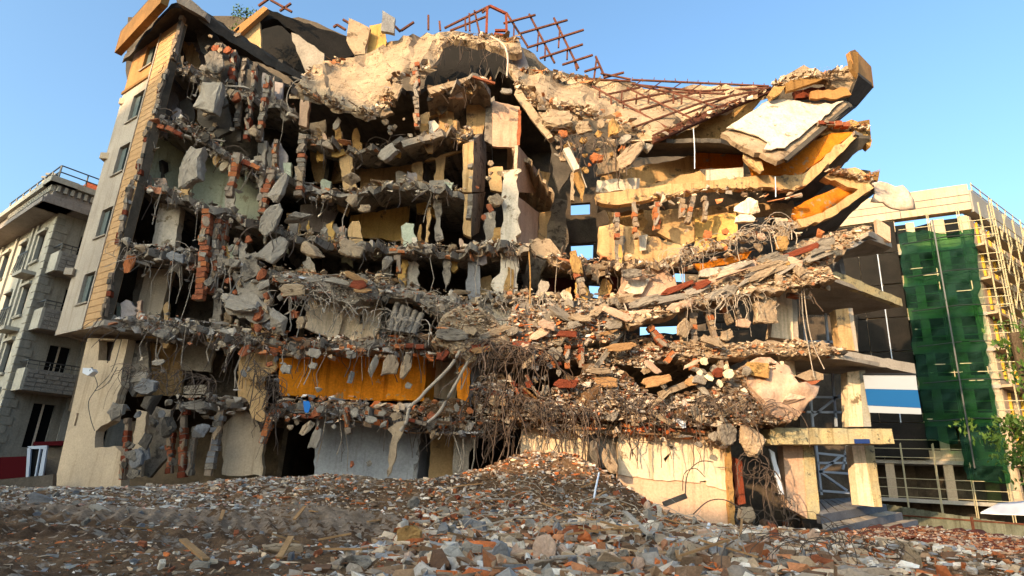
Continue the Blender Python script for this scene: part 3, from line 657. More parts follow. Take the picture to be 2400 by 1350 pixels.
wall([(1134, 500), (1162, 495), (1160, 566), (1138, 565)], 23.5, 'light_concrete', .2, 2)
wall([(1176, 590), (1216, 582), (1212, 690), (1168, 700), (1150, 665), (1172, 640)], 22.9, 'white_plaster', .25, 2.5)
wall([(1190, 625), (1204, 632), (1202, 688), (1180, 690)], 22.84, 'ochre', .05, 1.5)
wall([(1100, 590), (1124, 596), (1126, 695), (1108, 712), (1092, 680)], 23.0, 'blue_grey', .3, 1.5, name='column')
wall([(1116, 698), (1218, 700), (1212, 800), (1196, 780), (1160, 750), (1118, 724)], 22.9, 'white_plaster', .2, 3)
wall([(945, 592), (975, 590), (972, 680), (944, 676)], 24.2, 'pinkish', .15, 2)
wall([(1288, 640), (1370, 648), (1372, 712), (1284, 700)], 28.5, 'mauve', .15, 1)
wall([(1412, 640), (1450, 640), (1440, 690), (1408, 700)], 24.8, 'mauve', .15, 2)
wall([(1316, 520), (1398, 510), (1398, 566), (1310, 572)], 29.5, 'dark_concrete', .15, 2)
# right-hand rooms
wall([(1404, 532), (1440, 520), (1500, 540), (1525, 555), (1600, 575), (1626, 605), (1560, 614), (1440, 612), (1400, 590)], 23.4, 'tan_wall', .2, 3, grid=18, relief=.06)
wall([(1498, 552), (1518, 550), (1514, 586), (1500, 588)], 23.2, 'white_plaster', .06, 1)
wall([(1440, 498), (1500, 470), (1520, 520), (1500, 548), (1440, 520)], 24.2, 'ochre', .2, 3)
wall([(1560, 505), (1610, 498), (1640, 560), (1600, 580), (1540, 545)], 24.0, 'tan_wall', .2, 3)
wall([(1626, 510, 24.2), (1725, 498, 23.6), (1728, 545, 23.4), (1700, 580, 23.2), (1630, 594, 23.4)], 0, 'yellow_wall', .2, 2)
wall([(1466, 640), (1560, 626), (1580, 650), (1590, 690), (1560, 718), (1450, 720), (1444, 700)], 23.2, 'pinkish', .25, 3)
wall([(1474, 655), (1524, 652), (1505, 688), (1480, 690), (1462, 680)], 23.0, 'white_plaster', .07, 2)
wall([(1410, 405), (1640, 365), (1640, 400), (1500, 440), (1400, 440)], 24.5, 'tan_wall', .2, 2)
wall([(1400, 422), (1500, 418), (1498, 442), (1396, 450)], 23.2, 'white_plaster', .12, 2)
wall([(1656, 398), (1742, 392), (1742, 424), (1656, 424)], 23.3, 'white_plaster', .12, .5)
wall([(1630, 358), (1702, 360), (1740, 360), (1742, 392), (1632, 392)], 24.3, 'orange_paint', .2, 1)
wall([(1745, 352, 23.6), (1800, 376, 23.6), (1950, 312, 23.0), (2002, 310, 22.9), (1880, 408, 22.9), (1765, 412, 23.2)], 0, 'orange_paint', .2, 1)
# beige edge of the fifth-floor balcony, a long folded beam
wall([(1396, 455), (1500, 440), (1640, 425), (1770, 412), (1882, 408), (2004, 308), (2008, 322), (1890, 434), (1862, 446), (1800, 438), (1660, 442), (1560, 462), (1450, 480), (1400, 472)], 22.8, 'tan_wall', .35, 1.8, name='balcony_edge')
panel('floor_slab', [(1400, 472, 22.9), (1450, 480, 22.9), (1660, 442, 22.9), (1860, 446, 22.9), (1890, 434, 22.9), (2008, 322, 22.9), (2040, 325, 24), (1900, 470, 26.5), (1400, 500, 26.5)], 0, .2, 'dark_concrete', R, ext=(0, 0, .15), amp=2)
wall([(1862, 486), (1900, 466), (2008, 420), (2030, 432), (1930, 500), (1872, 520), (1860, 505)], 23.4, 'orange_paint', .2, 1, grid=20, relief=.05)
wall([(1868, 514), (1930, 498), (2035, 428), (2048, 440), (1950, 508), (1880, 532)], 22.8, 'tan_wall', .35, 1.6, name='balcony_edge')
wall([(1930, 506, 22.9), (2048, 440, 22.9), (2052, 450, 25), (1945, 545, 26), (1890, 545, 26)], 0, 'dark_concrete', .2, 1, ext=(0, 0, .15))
# balcony noses at the right end
def nose(bx, by, s=1, m='fascia'):
    panel('parapet', [(bx - 120 * s, by + 12), (bx - 60 * s, by - 10), (bx - 10, by), (bx + 38, by + 42), (bx + 38, by + 54), (bx - 18, by + 18), (bx - 60, by + 22), (bx - 118, by + 30)], 23.0, .35, m, R, amp=1.5)
panel('parapet', [(2010, 285, 23.2), (2038, 280, 23.2), (2042, 326, 23.2), (2012, 305, 23.2)], 0, .2, 'fascia', R, amp=1)
wall([(1920, 300), (1950, 285), (2010, 285), (2044, 328), (2040, 345), (2000, 316), (1950, 312), (1925, 318)], 23.1, 'ochre', .4, 2, name='parapet')
panel('soffit', [(1968, 356, 22.8), (2004, 314, 22.9), (2042, 330, 23.2), (2018, 352, 24.4), (1975, 360, 25)], 0, .2, 'concrete', R, ext=(0, 0, .18))
wall([(1985, 395), (2005, 392), (2044, 420), (2040, 450), (2000, 440), (1930, 415), (1950, 400)], 23.1, 'tan_wall', .4, 2.5, name='parapet')
wall([(2046, 405), (2062, 400), (2058, 424), (2044, 420)], 23.6, 'fascia', .15, 1, name='parapet')
# roof: the great draped screed and the tilted plates
panel('roof_plate', [(690, 208, 21.8), (735, 165, 23.5), (800, 135, 25), (870, 125, 25.5), (915, 100, 26), (1000, 75, 26.5), (1062, 70, 26.8), (1066, 92, 26.2), (1035, 105, 25.8), (1030, 135, 25), (1010, 158, 24.2), (980, 168, 23.8), (940, 172, 23.5), (922, 205, 22.8), (912, 240, 22.2), (890, 252, 22), (862, 274, 21.7), (780, 244, 21.6), (700, 218, 21.7)], 0, .24, 'screed', R, amp=2.4, grid=9, relief=.05, drape=True, cells=62, ext=(0, .12, -.22), holes=[[(775, 222), (782, 221), (784, 229), (776, 230)], [(990, 142), (1003, 140), (1002, 158), (984, 155)]])
panel('roof_plate', [(1060, 72, 26.5), (1100, 78, 26), (1160, 84, 25.5), (1215, 92, 25), (1224, 120, 24.8), (1190, 122, 24.4), (1150, 108, 24.6), (1100, 96, 25), (1064, 92, 25.5)], 0, .25, 'tan_concrete', R, amp=2.5, grid=16, relief=.1, ext=(0, .3, -.15))
panel('roof_plate', [(1190, 152, 24.8), (1235, 160, 25.5), (1330, 182, 26), (1400, 190, 26), (1490, 196, 26), (1640, 200, 26), (1805, 200, 25.5), (1800, 215, 24.6), (1660, 268, 23.3), (1530, 326, 22.3), (1475, 295, 22.6), (1382, 262, 22.8), (1330, 255, 22.8), (1262, 242, 23), (1210, 200, 23.8)], 0, .24, 'screed', R, amp=2.4, grid=9, relief=.05, drape=True, cells=66, ext=(0, .1, -.22))
wall([(1222, 110), (1240, 118), (1290, 165), (1400, 182), (1490, 192), (1492, 200), (1400, 195), (1300, 182), (1250, 165), (1218, 130)], 26.2, 'dark_concrete', .3, 1.5, name='roof_edge')
wall([(1200, 105), (1225, 112), (1240, 160), (1212, 168), (1200, 150)], 25.0, 'lilac_grey', .2, 1)
panel('roof_edge', [(1528, 322, 22.3), (1660, 262, 23.2), (1800, 208, 24.5), (1818, 200, 24.6), (1818, 210, 24.6), (1680, 268, 23.2), (1532, 334, 22.2)], 0, .3, 'rusty_steel', R, ext=(0, .2, .0))
wall([(1262, 262), (1290, 258), (1338, 262), (1362, 280), (1352, 305), (1300, 314), (1276, 300)], 22.8, 'tan_concrete', .3, 2, name='roof_plate', grid=14, relief=.06)
panel('roof_slab', [(1210, 192, 23.4), (1232, 228, 23), (1262, 268, 22.7), (1296, 320, 22.4), (1284, 326, 22.4), (1248, 282, 22.7), (1205, 222, 23.4)], 0, .3, 'tan_concrete', R, amp=1.2)
wall([(1548, 322), (1650, 280), (1790, 226), (1762, 262), (1700, 320), (1680, 332), (1560, 334)], 24.4, 'ochre', .2, 1.2)
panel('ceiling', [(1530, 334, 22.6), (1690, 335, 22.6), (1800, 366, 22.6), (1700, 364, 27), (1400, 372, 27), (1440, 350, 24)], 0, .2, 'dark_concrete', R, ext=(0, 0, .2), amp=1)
# sunlit ceiling plate broken loose at the top right
panel('roof_plate', [(1690, 312, 22.5), (1720, 296, 22.9), (1800, 236, 23.7), (1862, 240, 24), (1985, 236, 23.9), (1996, 246, 23.7), (1845, 368, 21.7), (1822, 378, 21.5), (1740, 345, 22)], 0, .22, 'tan_concrete', R, amp=1.4, grid=22, relief=.03)
panel('plaster_sheet', [(1702, 300, 22.55), (1760, 262, 23.1), (1800, 236, 23.5), (1842, 232, 23.7), (1900, 244, 23.7), (1978, 236, 23.6), (1840, 346, 21.75), (1790, 350, 21.7), (1800, 332, 21.9), (1778, 318, 22.1), (1740, 306, 22.4)], 0, .05, 'white_plaster', R, amp=1.6)
panel('roof_edge', [(1990, 240, 23.6), (1998, 248, 23.6), (1846, 376, 21.6), (1836, 372, 21.6)], 0, .3, 'dark_concrete', R, ext=(.15, .4, .1))
panel('roof_edge', [(1842, 372, 21.7), (1990, 250, 23.7), (2008, 250, 24.5), (1870, 362, 24)], 0, .2, 'dark_concrete', R, ext=(.0, .1, .12))
# boxed eaves at the far right tip
panel('parapet', [(1992, 120, 22.9), (2004, 116, 22.9), (2042, 156, 24.6), (2048, 205, 24.6), (2012, 172, 22.9), (2000, 150, 22.9)], 0, .25, 'orange_render', R, ext=(-.05, .22, 0))
panel('parapet', [(1990, 122, 22.8), (2012, 122, 22.9), (2012, 180, 22.9), (1998, 160, 22.8)], 0, .2, 'fascia', R)
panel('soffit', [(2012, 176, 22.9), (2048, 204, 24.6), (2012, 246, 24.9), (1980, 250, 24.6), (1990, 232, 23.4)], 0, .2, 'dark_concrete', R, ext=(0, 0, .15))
wall([(1830, 178), (1860, 166), (1884, 152), (1898, 160), (1940, 172), (1998, 150), (2010, 178), (1990, 214), (1960, 206), (1940, 186), (1900, 190), (1870, 184), (1840, 198), (1812, 206)], 23.6, 'tan_concrete', .4, 2.5, name='parapet')
wall([(1840, 196), (1870, 182), (1930, 184), (1900, 196), (1866, 208), (1845, 214)], 23.2, 'fascia', .2, 1.5)
wall([(1806, 222), (1840, 190), (1900, 176), (1960, 172), (2012, 160), (2030, 190), (2012, 246), (1960, 246), (1800, 246)], 24.9, 'shade_wall', .3, 1)  # dark backing painted in as the shade beneath the eaves
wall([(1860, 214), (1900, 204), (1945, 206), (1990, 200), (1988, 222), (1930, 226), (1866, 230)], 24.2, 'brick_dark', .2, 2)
wall([(1760, 330), (1880, 300), (1960, 300), (2036, 330), (2000, 352), (1900, 440), (1700, 440)], 26.0, 'shade_wall', .3, 1)  # dark backing coloured as the shade inside the balcony
wall([(1880, 440), (1950, 392), (2040, 400), (2052, 440), (1960, 540), (1860, 560), (1800, 520)], 26.2, 'shade_wall', .3, 1)  # dark backing coloured as shade, next balcony down
wall([(1900, 214), (1985, 206), (1996, 222), (1960, 232), (1900, 230)], 23.5, 'orange_render', .15, 2)
wall([(1800, 222), (1812, 204), (1842, 200), (1830, 218), (1808, 232)], 23.2, 'ochre', .2, 1.5)
# roof left rear wing
panel('roof_slab', [(550, 72, 26), (622, 18, 26), (650, 28, 26.5), (700, 48, 27), (826, 92, 28), (828, 130, 28), (740, 168, 27), (690, 75, 27), (640, 44, 26)], 0, .3, 'shade_glass_black', R, ext=(0, .6, .1), amp=2)  # shade of the wing's underside put into its black colour
panel('roof_edge', [(546, 70, 25.8), (618, 14, 25.8), (628, 20, 25.8), (560, 80, 25.8)], 0, .3, 'orange_render', R)
panel('interior_wall', [(560, 84, 26.1), (608, 46, 26.1), (612, 120, 26.1), (600, 112, 26.1)], 0, .2, 'tan_wall', R, amp=1)
wall([(612, 40), (700, 60), (780, 110), (780, 180), (690, 190), (600, 120)], 28.5, 'shade_glass_black', .2, 1)  # black sheet stands in for the unlit room behind
pier(430, 60, 252, 742, 9, 22.3, ('brick_dark', 'mortar', 'shade_wall', 'light_concrete', 'concrete'), .24) if False else None
wall([(683, 76), (700, 82), (760, 126), (764, 168), (716, 168), (695, 120)], 26.6, 'light_concrete', .15, 2)
wall([(818, 42), (868, 66), (856, 126), (832, 128), (812, 95)], 25.4, 'tan_concrete', .2, 1.5, name='parapet')
wall([(866, 60), (896, 54), (906, 96), (900, 122), (860, 126)], 25.8, 'yellow_wall', .2, 1.5, name='parapet')
wall([(896, 24), (926, 42), (924, 78), (908, 74), (893, 72)], 25.2, 'blue_grey', .2, .8, name='parapet')
wall([(940, 345), (1100, 318), (1090, 375), (960, 392)], 28.0, 'shade_wall', .2, 1)
wall([(1020, 95), (1080, 85), (1200, 100), (1225, 190), (1190, 260), (980, 260)], 28.5, 'shade_glass_black', .2, 1)  # black sheet stands in for the shaded hollow under the crest
# beams seen light against the dark
for pts, Y, m in (([(1000, 208), (1108, 176), (1116, 186), (1010, 220)], 22.8, 'tan_concrete'), ([(940, 330), (1035, 306), (1040, 318), (945, 344)], 22.75, 'light_concrete'), ([(705, 212), (726, 222), (718, 298), (700, 292)], 23.0, 'pinkish'),
                  ([(705, 428), (760, 446), (800, 456), (860, 446), (862, 452), (800, 462), (730, 452)], 22.7, 'light_concrete')):
    wall(pts, Y, m, .25, .8, name='beam')
# ---- portico and canopies on the right
def col_px(l, Y, m, th=.5): return wall(l, Y, m, th, .3, name='column')
col_px([(1834, 1044), (1882, 1044), (1894, 1216), (1846, 1190)], 23.6, 'pinkish'); col_px([(1882, 1044), (1906, 1044), (1924, 1218), (1894, 1216)], 23.55, 'peel')
col_px([(1997, 1044), (2026, 1044), (2050, 1188), (2014, 1184)], 24.0, 'cream'); col_px([(2026, 1044), (2048, 1044), (2068, 1188), (2050, 1188)], 23.98, 'peel')
col_px([(1986, 872), (2016, 868), (2026, 1000), (1990, 1000)], 24.0, 'cream'); col_px([(2014, 868), (2028, 868), (2042, 1000), (2024, 1000)], 23.98, 'green_light_wall')
col_px([(1958, 726), (1990, 722), (2006, 822), (1970, 818)], 24.0, 'tan_wall'); col_px([(1988, 722), (1998, 722), (2012, 824), (2004, 822)], 23.98, 'render_wall')
col_px([(1820, 676), (1856, 672), (1860, 796), (1806, 790)], 23.4, 'cream'); col_px([(1854, 672), (1866, 676), (1872, 796), (1858, 796)], 23.45, 'render_wall')
col_px([(1964, 600), (1974, 598), (1984, 652), (1974, 650)], 24.4, 'blue_grey'); col_px([(1828, 846), (1862, 846), (1868, 900), (1830, 895)], 23.4, 'cream')
wall([(1805, 1002), (2090, 1005), (2097, 1040), (1806, 1042)], 22.6, 'peel', .9, .5, name='beam')
wall([(2002, 1029), (2038, 1029), (2039, 1039.5), (2004, 1039.5)], 22.55, 'navy', .03, 0, name='name_plate')
def canopy(L, Y0, z_hint, m, soff, thick=26):   # L: near edge left->tip->right tip px ; underside runs back
    pass
# canopy 1 (over the banner), 2, 3: front fascia + soffit + side fascia
for fas, sof, m in (
    ([(1955, 820, 22.8), (1980, 822, 22.8), (2143, 852, 24.2), (2147, 876, 24.2), (1975, 842, 22.8)], [(1840, 838, 22.8), (1975, 842, 22.8), (2147, 876, 24.2), (2020, 880, 27), (1860, 872, 27)], 'render_wall'),
    ([(1938, 640, 22.8), (1960, 636, 22.8), (2113, 700, 24.6), (2116, 718, 24.6), (1940, 654, 22.8)], [(1870, 664, 23.4), (1940, 654, 22.8), (2116, 718, 24.6), (2000, 738, 28), (1880, 738, 28)], 'peel'),
    ([(2036, 545, 22.6), (2040, 540, 22.6), (2089, 570, 24.0), (2091, 580, 24.0), (2036, 560, 22.6)], [(1950, 598, 22.9), (2036, 552, 22.6), (2091, 580, 24.0), (2060, 596, 26), (1975, 606, 26.5)], 'render_wall')):
    panel('canopy_edge', fas, 0, .25, m, R, amp=.8, ext=(-.1, .25, 0)); panel('canopy', sof, 0, .2, 'light_concrete', R, ext=(0, 0, .16))
wall([(1944, 595), (2036, 545), (2040, 558), (1954, 606)], 22.6, 'blue_grey', .3, 1, name='canopy_edge')
wall([(2052, 515), (2056, 512), (2086, 532), (2088, 568), (2056, 548)], 23.4, 'pinkish', .15, .5, name='parapet')
# storefront darkness behind the portico with its steel frames
wall([(1870, 740), (2010, 735), (2020, 1250), (1880, 1250)], 30.5, 'shade_wall', .2, 0)
st = []
for a, b in (((1885, 750), (1890, 850)), ((1935, 735), (1945, 850)), ((1875, 800), (1990, 802)), ((1895, 870), (1905, 1000)), ((1950, 870), (1960, 1000)), ((1885, 930), (1995, 932)), ((1890, 966), (1998, 966)), ((1905, 975), (1985, 912)),
             ((1912, 1040), (1925, 1160)), ((1985, 1045), (1975, 1100)), ((1918, 1105), (1990, 1110)), ((1922, 1106), (1968, 1070)), ((1922, 1106), (1985, 1150)), ((1915, 1062), (1990, 1070)), ((1915, 1085), (1990, 1085)), ((1920, 1150), (1990, 1155))):
    MB().bar(P(*a, 26.5), P(*b, 26.5), .09).build('steel_bar', 'pvc_grey', R)
# entrance steps
def zrect(name, pts, z0, z1, m, parent):
    W = [Vector((0, 0, CZ)) + ray(*p) * ((z1 - CZ) / ray(*p).z) for p in pts]
    V = W + [Vector((v.x, v.y, z0)) for v in W]; n = len(W)
    Fc = [tuple(range(n)), tuple(reversed(range(n, 2 * n)))] + [(i, (i + 1) % n, n + (i + 1) % n, n + i) for i in range(n)]
    return fixn(mesh_obj(name, V, Fc, m, parent))
def step(x0, x1, y0, z1, m='slate_step'):
    box('step', ((x0 + x1) / 2, y0 + 2, z1 / 2), x1 - x0, 4, z1, m, R)
    for i in range(9):
        a = x0 + (x1 - x0) * i / 9 + .02; box('step_tile', (a + (x1 - x0) / 18 - .01, y0 + .2 - .02, z1 + .012), (x1 - x0) / 9 - .03, .44, .03, 'light_concrete', R)
for i, (rs, td) in enumerate((([(1922, 1206, 22.9), (2077, 1182, 26), (2080, 1197, 26), (1925, 1228, 22.9)], [(1905, 1172, 26), (1992, 1166, 29), (2077, 1182, 26), (1922, 1206, 22.9)]),
        ([(1928, 1244, 22.3), (2114, 1201, 26), (2117, 1218, 26), (1930, 1264, 22.3)], [(1925, 1228, 22.9), (2080, 1197, 26), (2114, 1201, 26), (1928, 1244, 22.3)]), ([(2055, 1247, 23), (2150, 1218, 25.8), (2153, 1230, 25.8), (2062, 1264, 23)], [(1985, 1252, 22.8), (2117, 1218, 26), (2150, 1218, 25.8), (2055, 1247, 23)]))):
    sp_ = panel('step', rs, 0, .3, 'slate_step', R, ext=(.1, .5, 0)); n_ = 7
    for j in range(n_):
        L0, L1 = td[3] if i != 1 else td[3], td[2]; B0, B1 = td[0], td[1]
        lp = lambda p, q, t: tuple(p[k] + (q[k] - p[k]) * t for k in range(3))
        panel('step_tile', [lp(L0, L1, j / n_ + .01), lp(L0, L1, (j + 1) / n_ - .01), lp(B0, B1, (j + 1) / n_ - .01), lp(B0, B1, j / n_ + .01)], 0, .04, 'blue_grey' if i == 0 else 'light_concrete', R, ext=(0, 0, -.05))
# ---- brick piers left hanging or standing, brick by brick
bmsh = {}
def brick_mesh(m):
    if m not in bmsh:
        bm = bmesh.new(); bmesh.ops.create_cube(bm, size=1); bmesh.ops.bevel(bm, geom=bm.edges, offset=.06, segments=1)
        for v in bm.verts: v.co += Vector((random.gauss(0, .02), random.gauss(0, .03), random.gauss(0, .02)))
        me = bpy.data.meshes.new('brick'); bm.to_mesh(me); bm.free(); me.materials.append(MATS[m]); bmsh[m] = me
    return bmsh[m]
def pier(x0, y0, x1, y1, wpx, Y, pal=('brick', 'brick', 'mortar'), bh=.21, parent=None):
    a, b = P(x0, y0, Y), P(x1, y1, Y); d = (b - a); L = d.length; d.normalize(); wd = wpx * mpp(x0, y0, Y); n = max(2, int(L / bh))
    side = d.cross(Vector((0, 1, 0))).normalized(); fr = side.cross(d).normalized(); Rm = Matrix((side, fr, d)).transposed()
    core = MB()
    for i in range(n): core.box(a + d * (L * (i + .5) / n), wd * .84, .2, L / n * 1.001, Rm)
    c = core.build('brick_pier', 'mortar', parent or R)
    for i in range(n):
        if random.random() < .07: continue
        wj = random.choice((.62, .8, .95, 1.0, 1.0, 1.08, 1.2))
        o = bpy.data.objects.new('brick', brick_mesh(random.choice(pal))); COL.objects.link(o); o.parent = c
        Q = Rm.to_euler(); o.rotation_euler = (Q.x + random.gauss(0, .04), Q.y + random.gauss(0, .05), Q.z + random.gauss(0, .05))
        o.location = a + d * (L * (i + .5) / n) + side * (random.gauss(0, .03) + (1 - wj) * wd * random.choice((-.5, .5))) + fr * random.uniform(-.03, .03) - wloc(c); o.scale = (wd * wj, .27, L / n * random.uniform(.8, .9))
    for j in range(int(n * .3)):                       # plaster still clinging to the bricks
        t = random.uniform(.05, .95); q = a + d * (L * t) + side * random.uniform(-.3, .3) * wd; o = bpy.data.objects.new('plaster_patch', rock_mesh(100 + j % 16, random.choice(('light_concrete', 'mortar', 'tan_concrete')))); COL.objects.link(o); o.parent = c
        o.location = q - Vector((0, .16, 0)) - wloc(c); o.scale = (wd * random.uniform(.5, 1.0), .06, random.uniform(.2, .6)); o.rotation_euler = (0, random.uniform(-.4, .4) + Rm.to_euler().y, 0)
    return c
RB = ('brick', 'brick_orange', 'brick_dark'); RM = ('brick', 'mortar', 'brick_orange'); MM = ('mortar', 'concrete', 'tan_concrete', 'brick'); TM = ('tan_concrete', 'tan_concrete', 'mortar', 'brick_orange')
for a in ((488, 492, 467, 705, 20, 22.3, ('brick', 'brick', 'brick_orange')), (512, 515, 500, 690, 14, 22.6, ('brick', 'mortar')), (532, 518, 512, 640, 14, 22.9, ('brick', 'brick')), (562, 560, 552, 600, 10, 22.8, MM),
          (560, 360, 536, 462, 16, 22.5, RM), (632, 180, 605, 330, 12, 22.6, ('brick', 'concrete', 'brick')), (600, 150, 578, 330, 10, 22.9, ('dark_concrete', 'brick_dark', 'concrete')), (576, 140, 556, 300, 10, 23.1, ('dark_concrete', 'concrete')), (550, 120, 545, 200, 12, 23.0, ('brick_dark', 'dark_concrete')),
          (648, 330, 640, 420, 10, 22.8, RM), (640, 400, 612, 500, 16, 22.5, ('brick', 'mortar', 'brick')), (710, 320, 702, 460, 16, 22.5, ('mortar', 'concrete', 'brick')), (975, 150, 978, 300, 12, 22.6, ('brick', 'concrete', 'mortar')),
          (640, 960, 614, 1040, 12, 22.6, RM), (432, 960, 428, 1120, 14, 23.3, ('brick_dark', 'brick_dark', 'brick')), (402, 1000, 400, 1110, 12, 23.6, ('brick_dark', 'brick')), (460, 1000, 445, 1115, 10, 23.4, ('blue_grey', 'concrete')), (520, 960, 488, 1115, 18, 23.2, ('concrete', 'blue_grey')),
          (302, 980, 290, 1125, 10, 22.9, ('brick', 'mortar', 'brick_dark')), (812, 955, 815, 1018, 10, 22.3, RM), (935, 585, 934, 640, 10, 22.5, RM),
          (1539, 475, 1538, 540, 13, 22.7, RB), (1485, 475, 1490, 560, 9, 22.8, TM), (1444, 500, 1448, 560, 11, 22.7, MM), (1598, 468, 1596, 512, 12, 22.8, TM), (1625, 462, 1612, 525, 11, 22.7, TM), (1652, 462, 1652, 520, 8, 22.9, TM),
          (1594, 732, 1608, 830, 12, 22.6, TM), (1622, 722, 1628, 868, 16, 22.4, TM), (1652, 716, 1690, 840, 13, 22.5, TM), (1688, 708, 1712, 760, 13, 22.6, TM), (1716, 700, 1732, 748, 12, 22.7, TM), (1680, 790, 1688, 870, 12, 22.5, ('tan_concrete',)),
          (1330, 805, 1330, 866, 12, 22.3, RB), (1296, 830, 1298, 864, 12, 22.3, RB), (1364, 800, 1362, 862, 12, 22.3, RB), (1272, 800, 1262, 850, 10, 22.4, RB), (1520, 765, 1556, 812, 16, 22.2, ('brick_orange', 'brick')), (1344, 590, 1356, 640, 14, 22.4, ('ochre', 'brick_orange')), (1352, 640, 1368, 690, 14, 22.3, MM),
          (1560, 850, 1580, 826, 12, 22.2, ('brick_orange',)), (1190, 880, 1215, 925, 9, 22.0, RB), (1232, 880, 1262, 930, 6, 22.0, RB)): pier(*a)
for a in ((434, 40, 412, 140, 9), (400, 165, 368, 270, 8), (356, 300, 330, 425, 9), (312, 440, 284, 575, 9), (272, 640, 252, 742, 8)): pier(a[0] - 6, a[1], a[2] - 6, a[3], a[4], 22.5, ('brick_dark', 'light_concrete', 'mortar', 'dark_concrete'), .24)
# brick lintels glimpsed in the slab edges
for x0, y0, x1, y1, Y in ((372, 296, 430, 318, 22.6), (545, 372, 612, 396, 22.6), (700, 975, 748, 978, 22.3), (856, 968, 894, 972, 22.3), (950, 982, 1000, 995, 22.3), (1450, 995, 1520, 1003, 22.4), (1540, 1000, 1650, 1015, 22.4), (912, 592, 950, 590, 22.4), (925, 812, 998, 812, 22.3), (660, 690, 720, 700, 22.4), (640, 655, 690, 668, 22.5), (1820, 830, 1945, 832, 22.6), (1480, 830, 1560, 835, 22.6), (1845, 690, 1900, 700, 22.6), (1915, 292, 1990, 292, 22.8)):
    pier(x0, y0, x1, y1, 10, Y, ('brick', 'brick_dark', 'brick_orange'), .33)

# ---- remnants of walls standing on, and hanging from, every floor edge
LEFTM = ('concrete', 'light_concrete', 'lilac_grey', 'tan_wall', 'mint', 'dark_concrete', 'white_plaster'); MIDM = ('tan_wall', 'pinkish', 'tan_concrete', 'white_plaster', 'concrete', 'yellow_wall', 'ochre')
def remnants(k, n, mats, up=.5, hmax=70, dmax=1.6):
    W = SL[k][0]; Y0 = SL[k][1]; xs_ = [p[0] for p in W]
    for i in range(n):
        x = random.uniform(min(xs_) + 10, max(xs_) - 20); y = float(np.interp(x, xs_, [p[1] for p in W])); w_ = random.uniform(6, 34); h_ = random.uniform(14, hmax); Y = Y0 + .15 + random.random() ** 1.5 * dmax; j = lambda a: random.uniform(-a, a)
        if k in ('L2a', 'L1a') and 640 < x < 1060: continue
        if random.random() < up: pts = [(x, y + 6), (x + w_, y + 6), (x + w_ + j(5), y - h_ * random.uniform(.5, 1)), (x + w_ * .66 + j(4), y - h_ * random.uniform(.8, 1)), (x + w_ * .35 + j(4), y - h_ * random.uniform(.75, 1)), (x + j(5), y - h_ * random.uniform(.5, 1))]
        else: h_ *= .75; pts = [(x, y + 12), (x + w_, y + 12), (x + w_ + j(5), y + 14 + h_ * random.uniform(.5, 1)), (x + w_ * .66 + j(4), y + 14 + h_ * random.uniform(.7, 1)), (x + w_ * .35 + j(4), y + 14 + h_ * random.uniform(.6, 1)), (x + j(5), y + 14 + h_ * random.uniform(.5, 1))]
        wall(pts, Y, random.choice(mats), random.uniform(.08, .2), 2.2, name='wall_remnant', step=9)
for a in (('L6', 16, LEFTM), ('L5a', 30, LEFTM), ('L5b', 20, MIDM), ('L4a', 44, LEFTM + MIDM), ('L4b', 12, MIDM), ('L3a', 50, LEFTM + MIDM), ('L2a', 44, LEFTM + MIDM), ('L1a', 14, MIDM, .4, 40), ('L5c', 6, MIDM, .2)): remnants(*a)
for pts, Y, m in (([(795, 372), (812, 352), (826, 360), (822, 400), (836, 440), (806, 446), (800, 410)], 23.2, 'tan_wall'), ([(618, 330), (626, 330), (612, 470), (602, 470)], 22.9, 'light_concrete'), ([(585, 150), (592, 152), (586, 320), (577, 318)], 23.2, 'concrete'), ([(616, 170), (624, 172), (616, 330), (608, 328)], 23.0, 'blue_grey'), ([(560, 140), (568, 142), (564, 330), (555, 330)], 23.3, 'dark_concrete'),
        ([(1002, 488), (1010, 486), (1004, 566), (996, 565)], 23.4, 'tan_wall'), ([(1018, 470), (1036, 466), (1032, 520), (1040, 560), (1022, 566)], 23.2, 'concrete'), ([(1042, 590), (1058, 588), (1056, 650), (1044, 680), (1036, 640)], 23.0, 'concrete'), ([(1346, 395), (1362, 392), (1372, 430), (1366, 470), (1354, 440), (1344, 420)], 22.9, 'ochre'), ([(1338, 405), (1346, 400), (1346, 470), (1338, 468)], 23.0, 'tan_concrete'),
        ([(1690, 800), (1700, 798), (1712, 870), (1704, 880)], 22.4, 'tan_concrete'), ([(505, 600), (520, 590), (524, 640), (508, 650)], 22.5, 'light_concrete'), ([(560, 610), (600, 590), (612, 640), (570, 660)], 22.4, 'concrete'), ([(545, 640), (620, 660), (640, 700), (560, 700)], 22.5, 'concrete'), ([(520, 690), (600, 690), (650, 740), (600, 760), (530, 730)], 22.3, 'light_concrete'),
        ([(560, 800), (640, 800), (650, 860), (600, 900), (560, 870)], 22.9, 'tan_wall'), ([(575, 905), (625, 915), (620, 990), (590, 980)], 22.8, 'tan_wall'), ([(500, 700), (520, 700), (515, 770), (495, 770)], 22.7, 'concrete'), ([(440, 20), (470, 30), (520, 100), (500, 150), (470, 120)], 23.6, 'dark_concrete'), ([(520, 100), (560, 130), (540, 220), (505, 200)], 23.0, 'dark_concrete'), ([(470, 170), (520, 190), (545, 300), (500, 330), (462, 280)], 23.1, 'dark_concrete'),
        ([(1290, 330), (1330, 340), (1340, 400), (1310, 450), (1296, 400)], 23.6, 'dark_concrete'), ([(1400, 330), (1440, 330), (1450, 400), (1400, 410)], 23.2, 'tan_concrete'), ([(1240, 560), (1290, 560), (1320, 600), (1300, 612), (1250, 600)], 23.4, 'tan_concrete')):
    wall(pts, Y, m, .18, 1.8, name='wall_remnant', step=10)

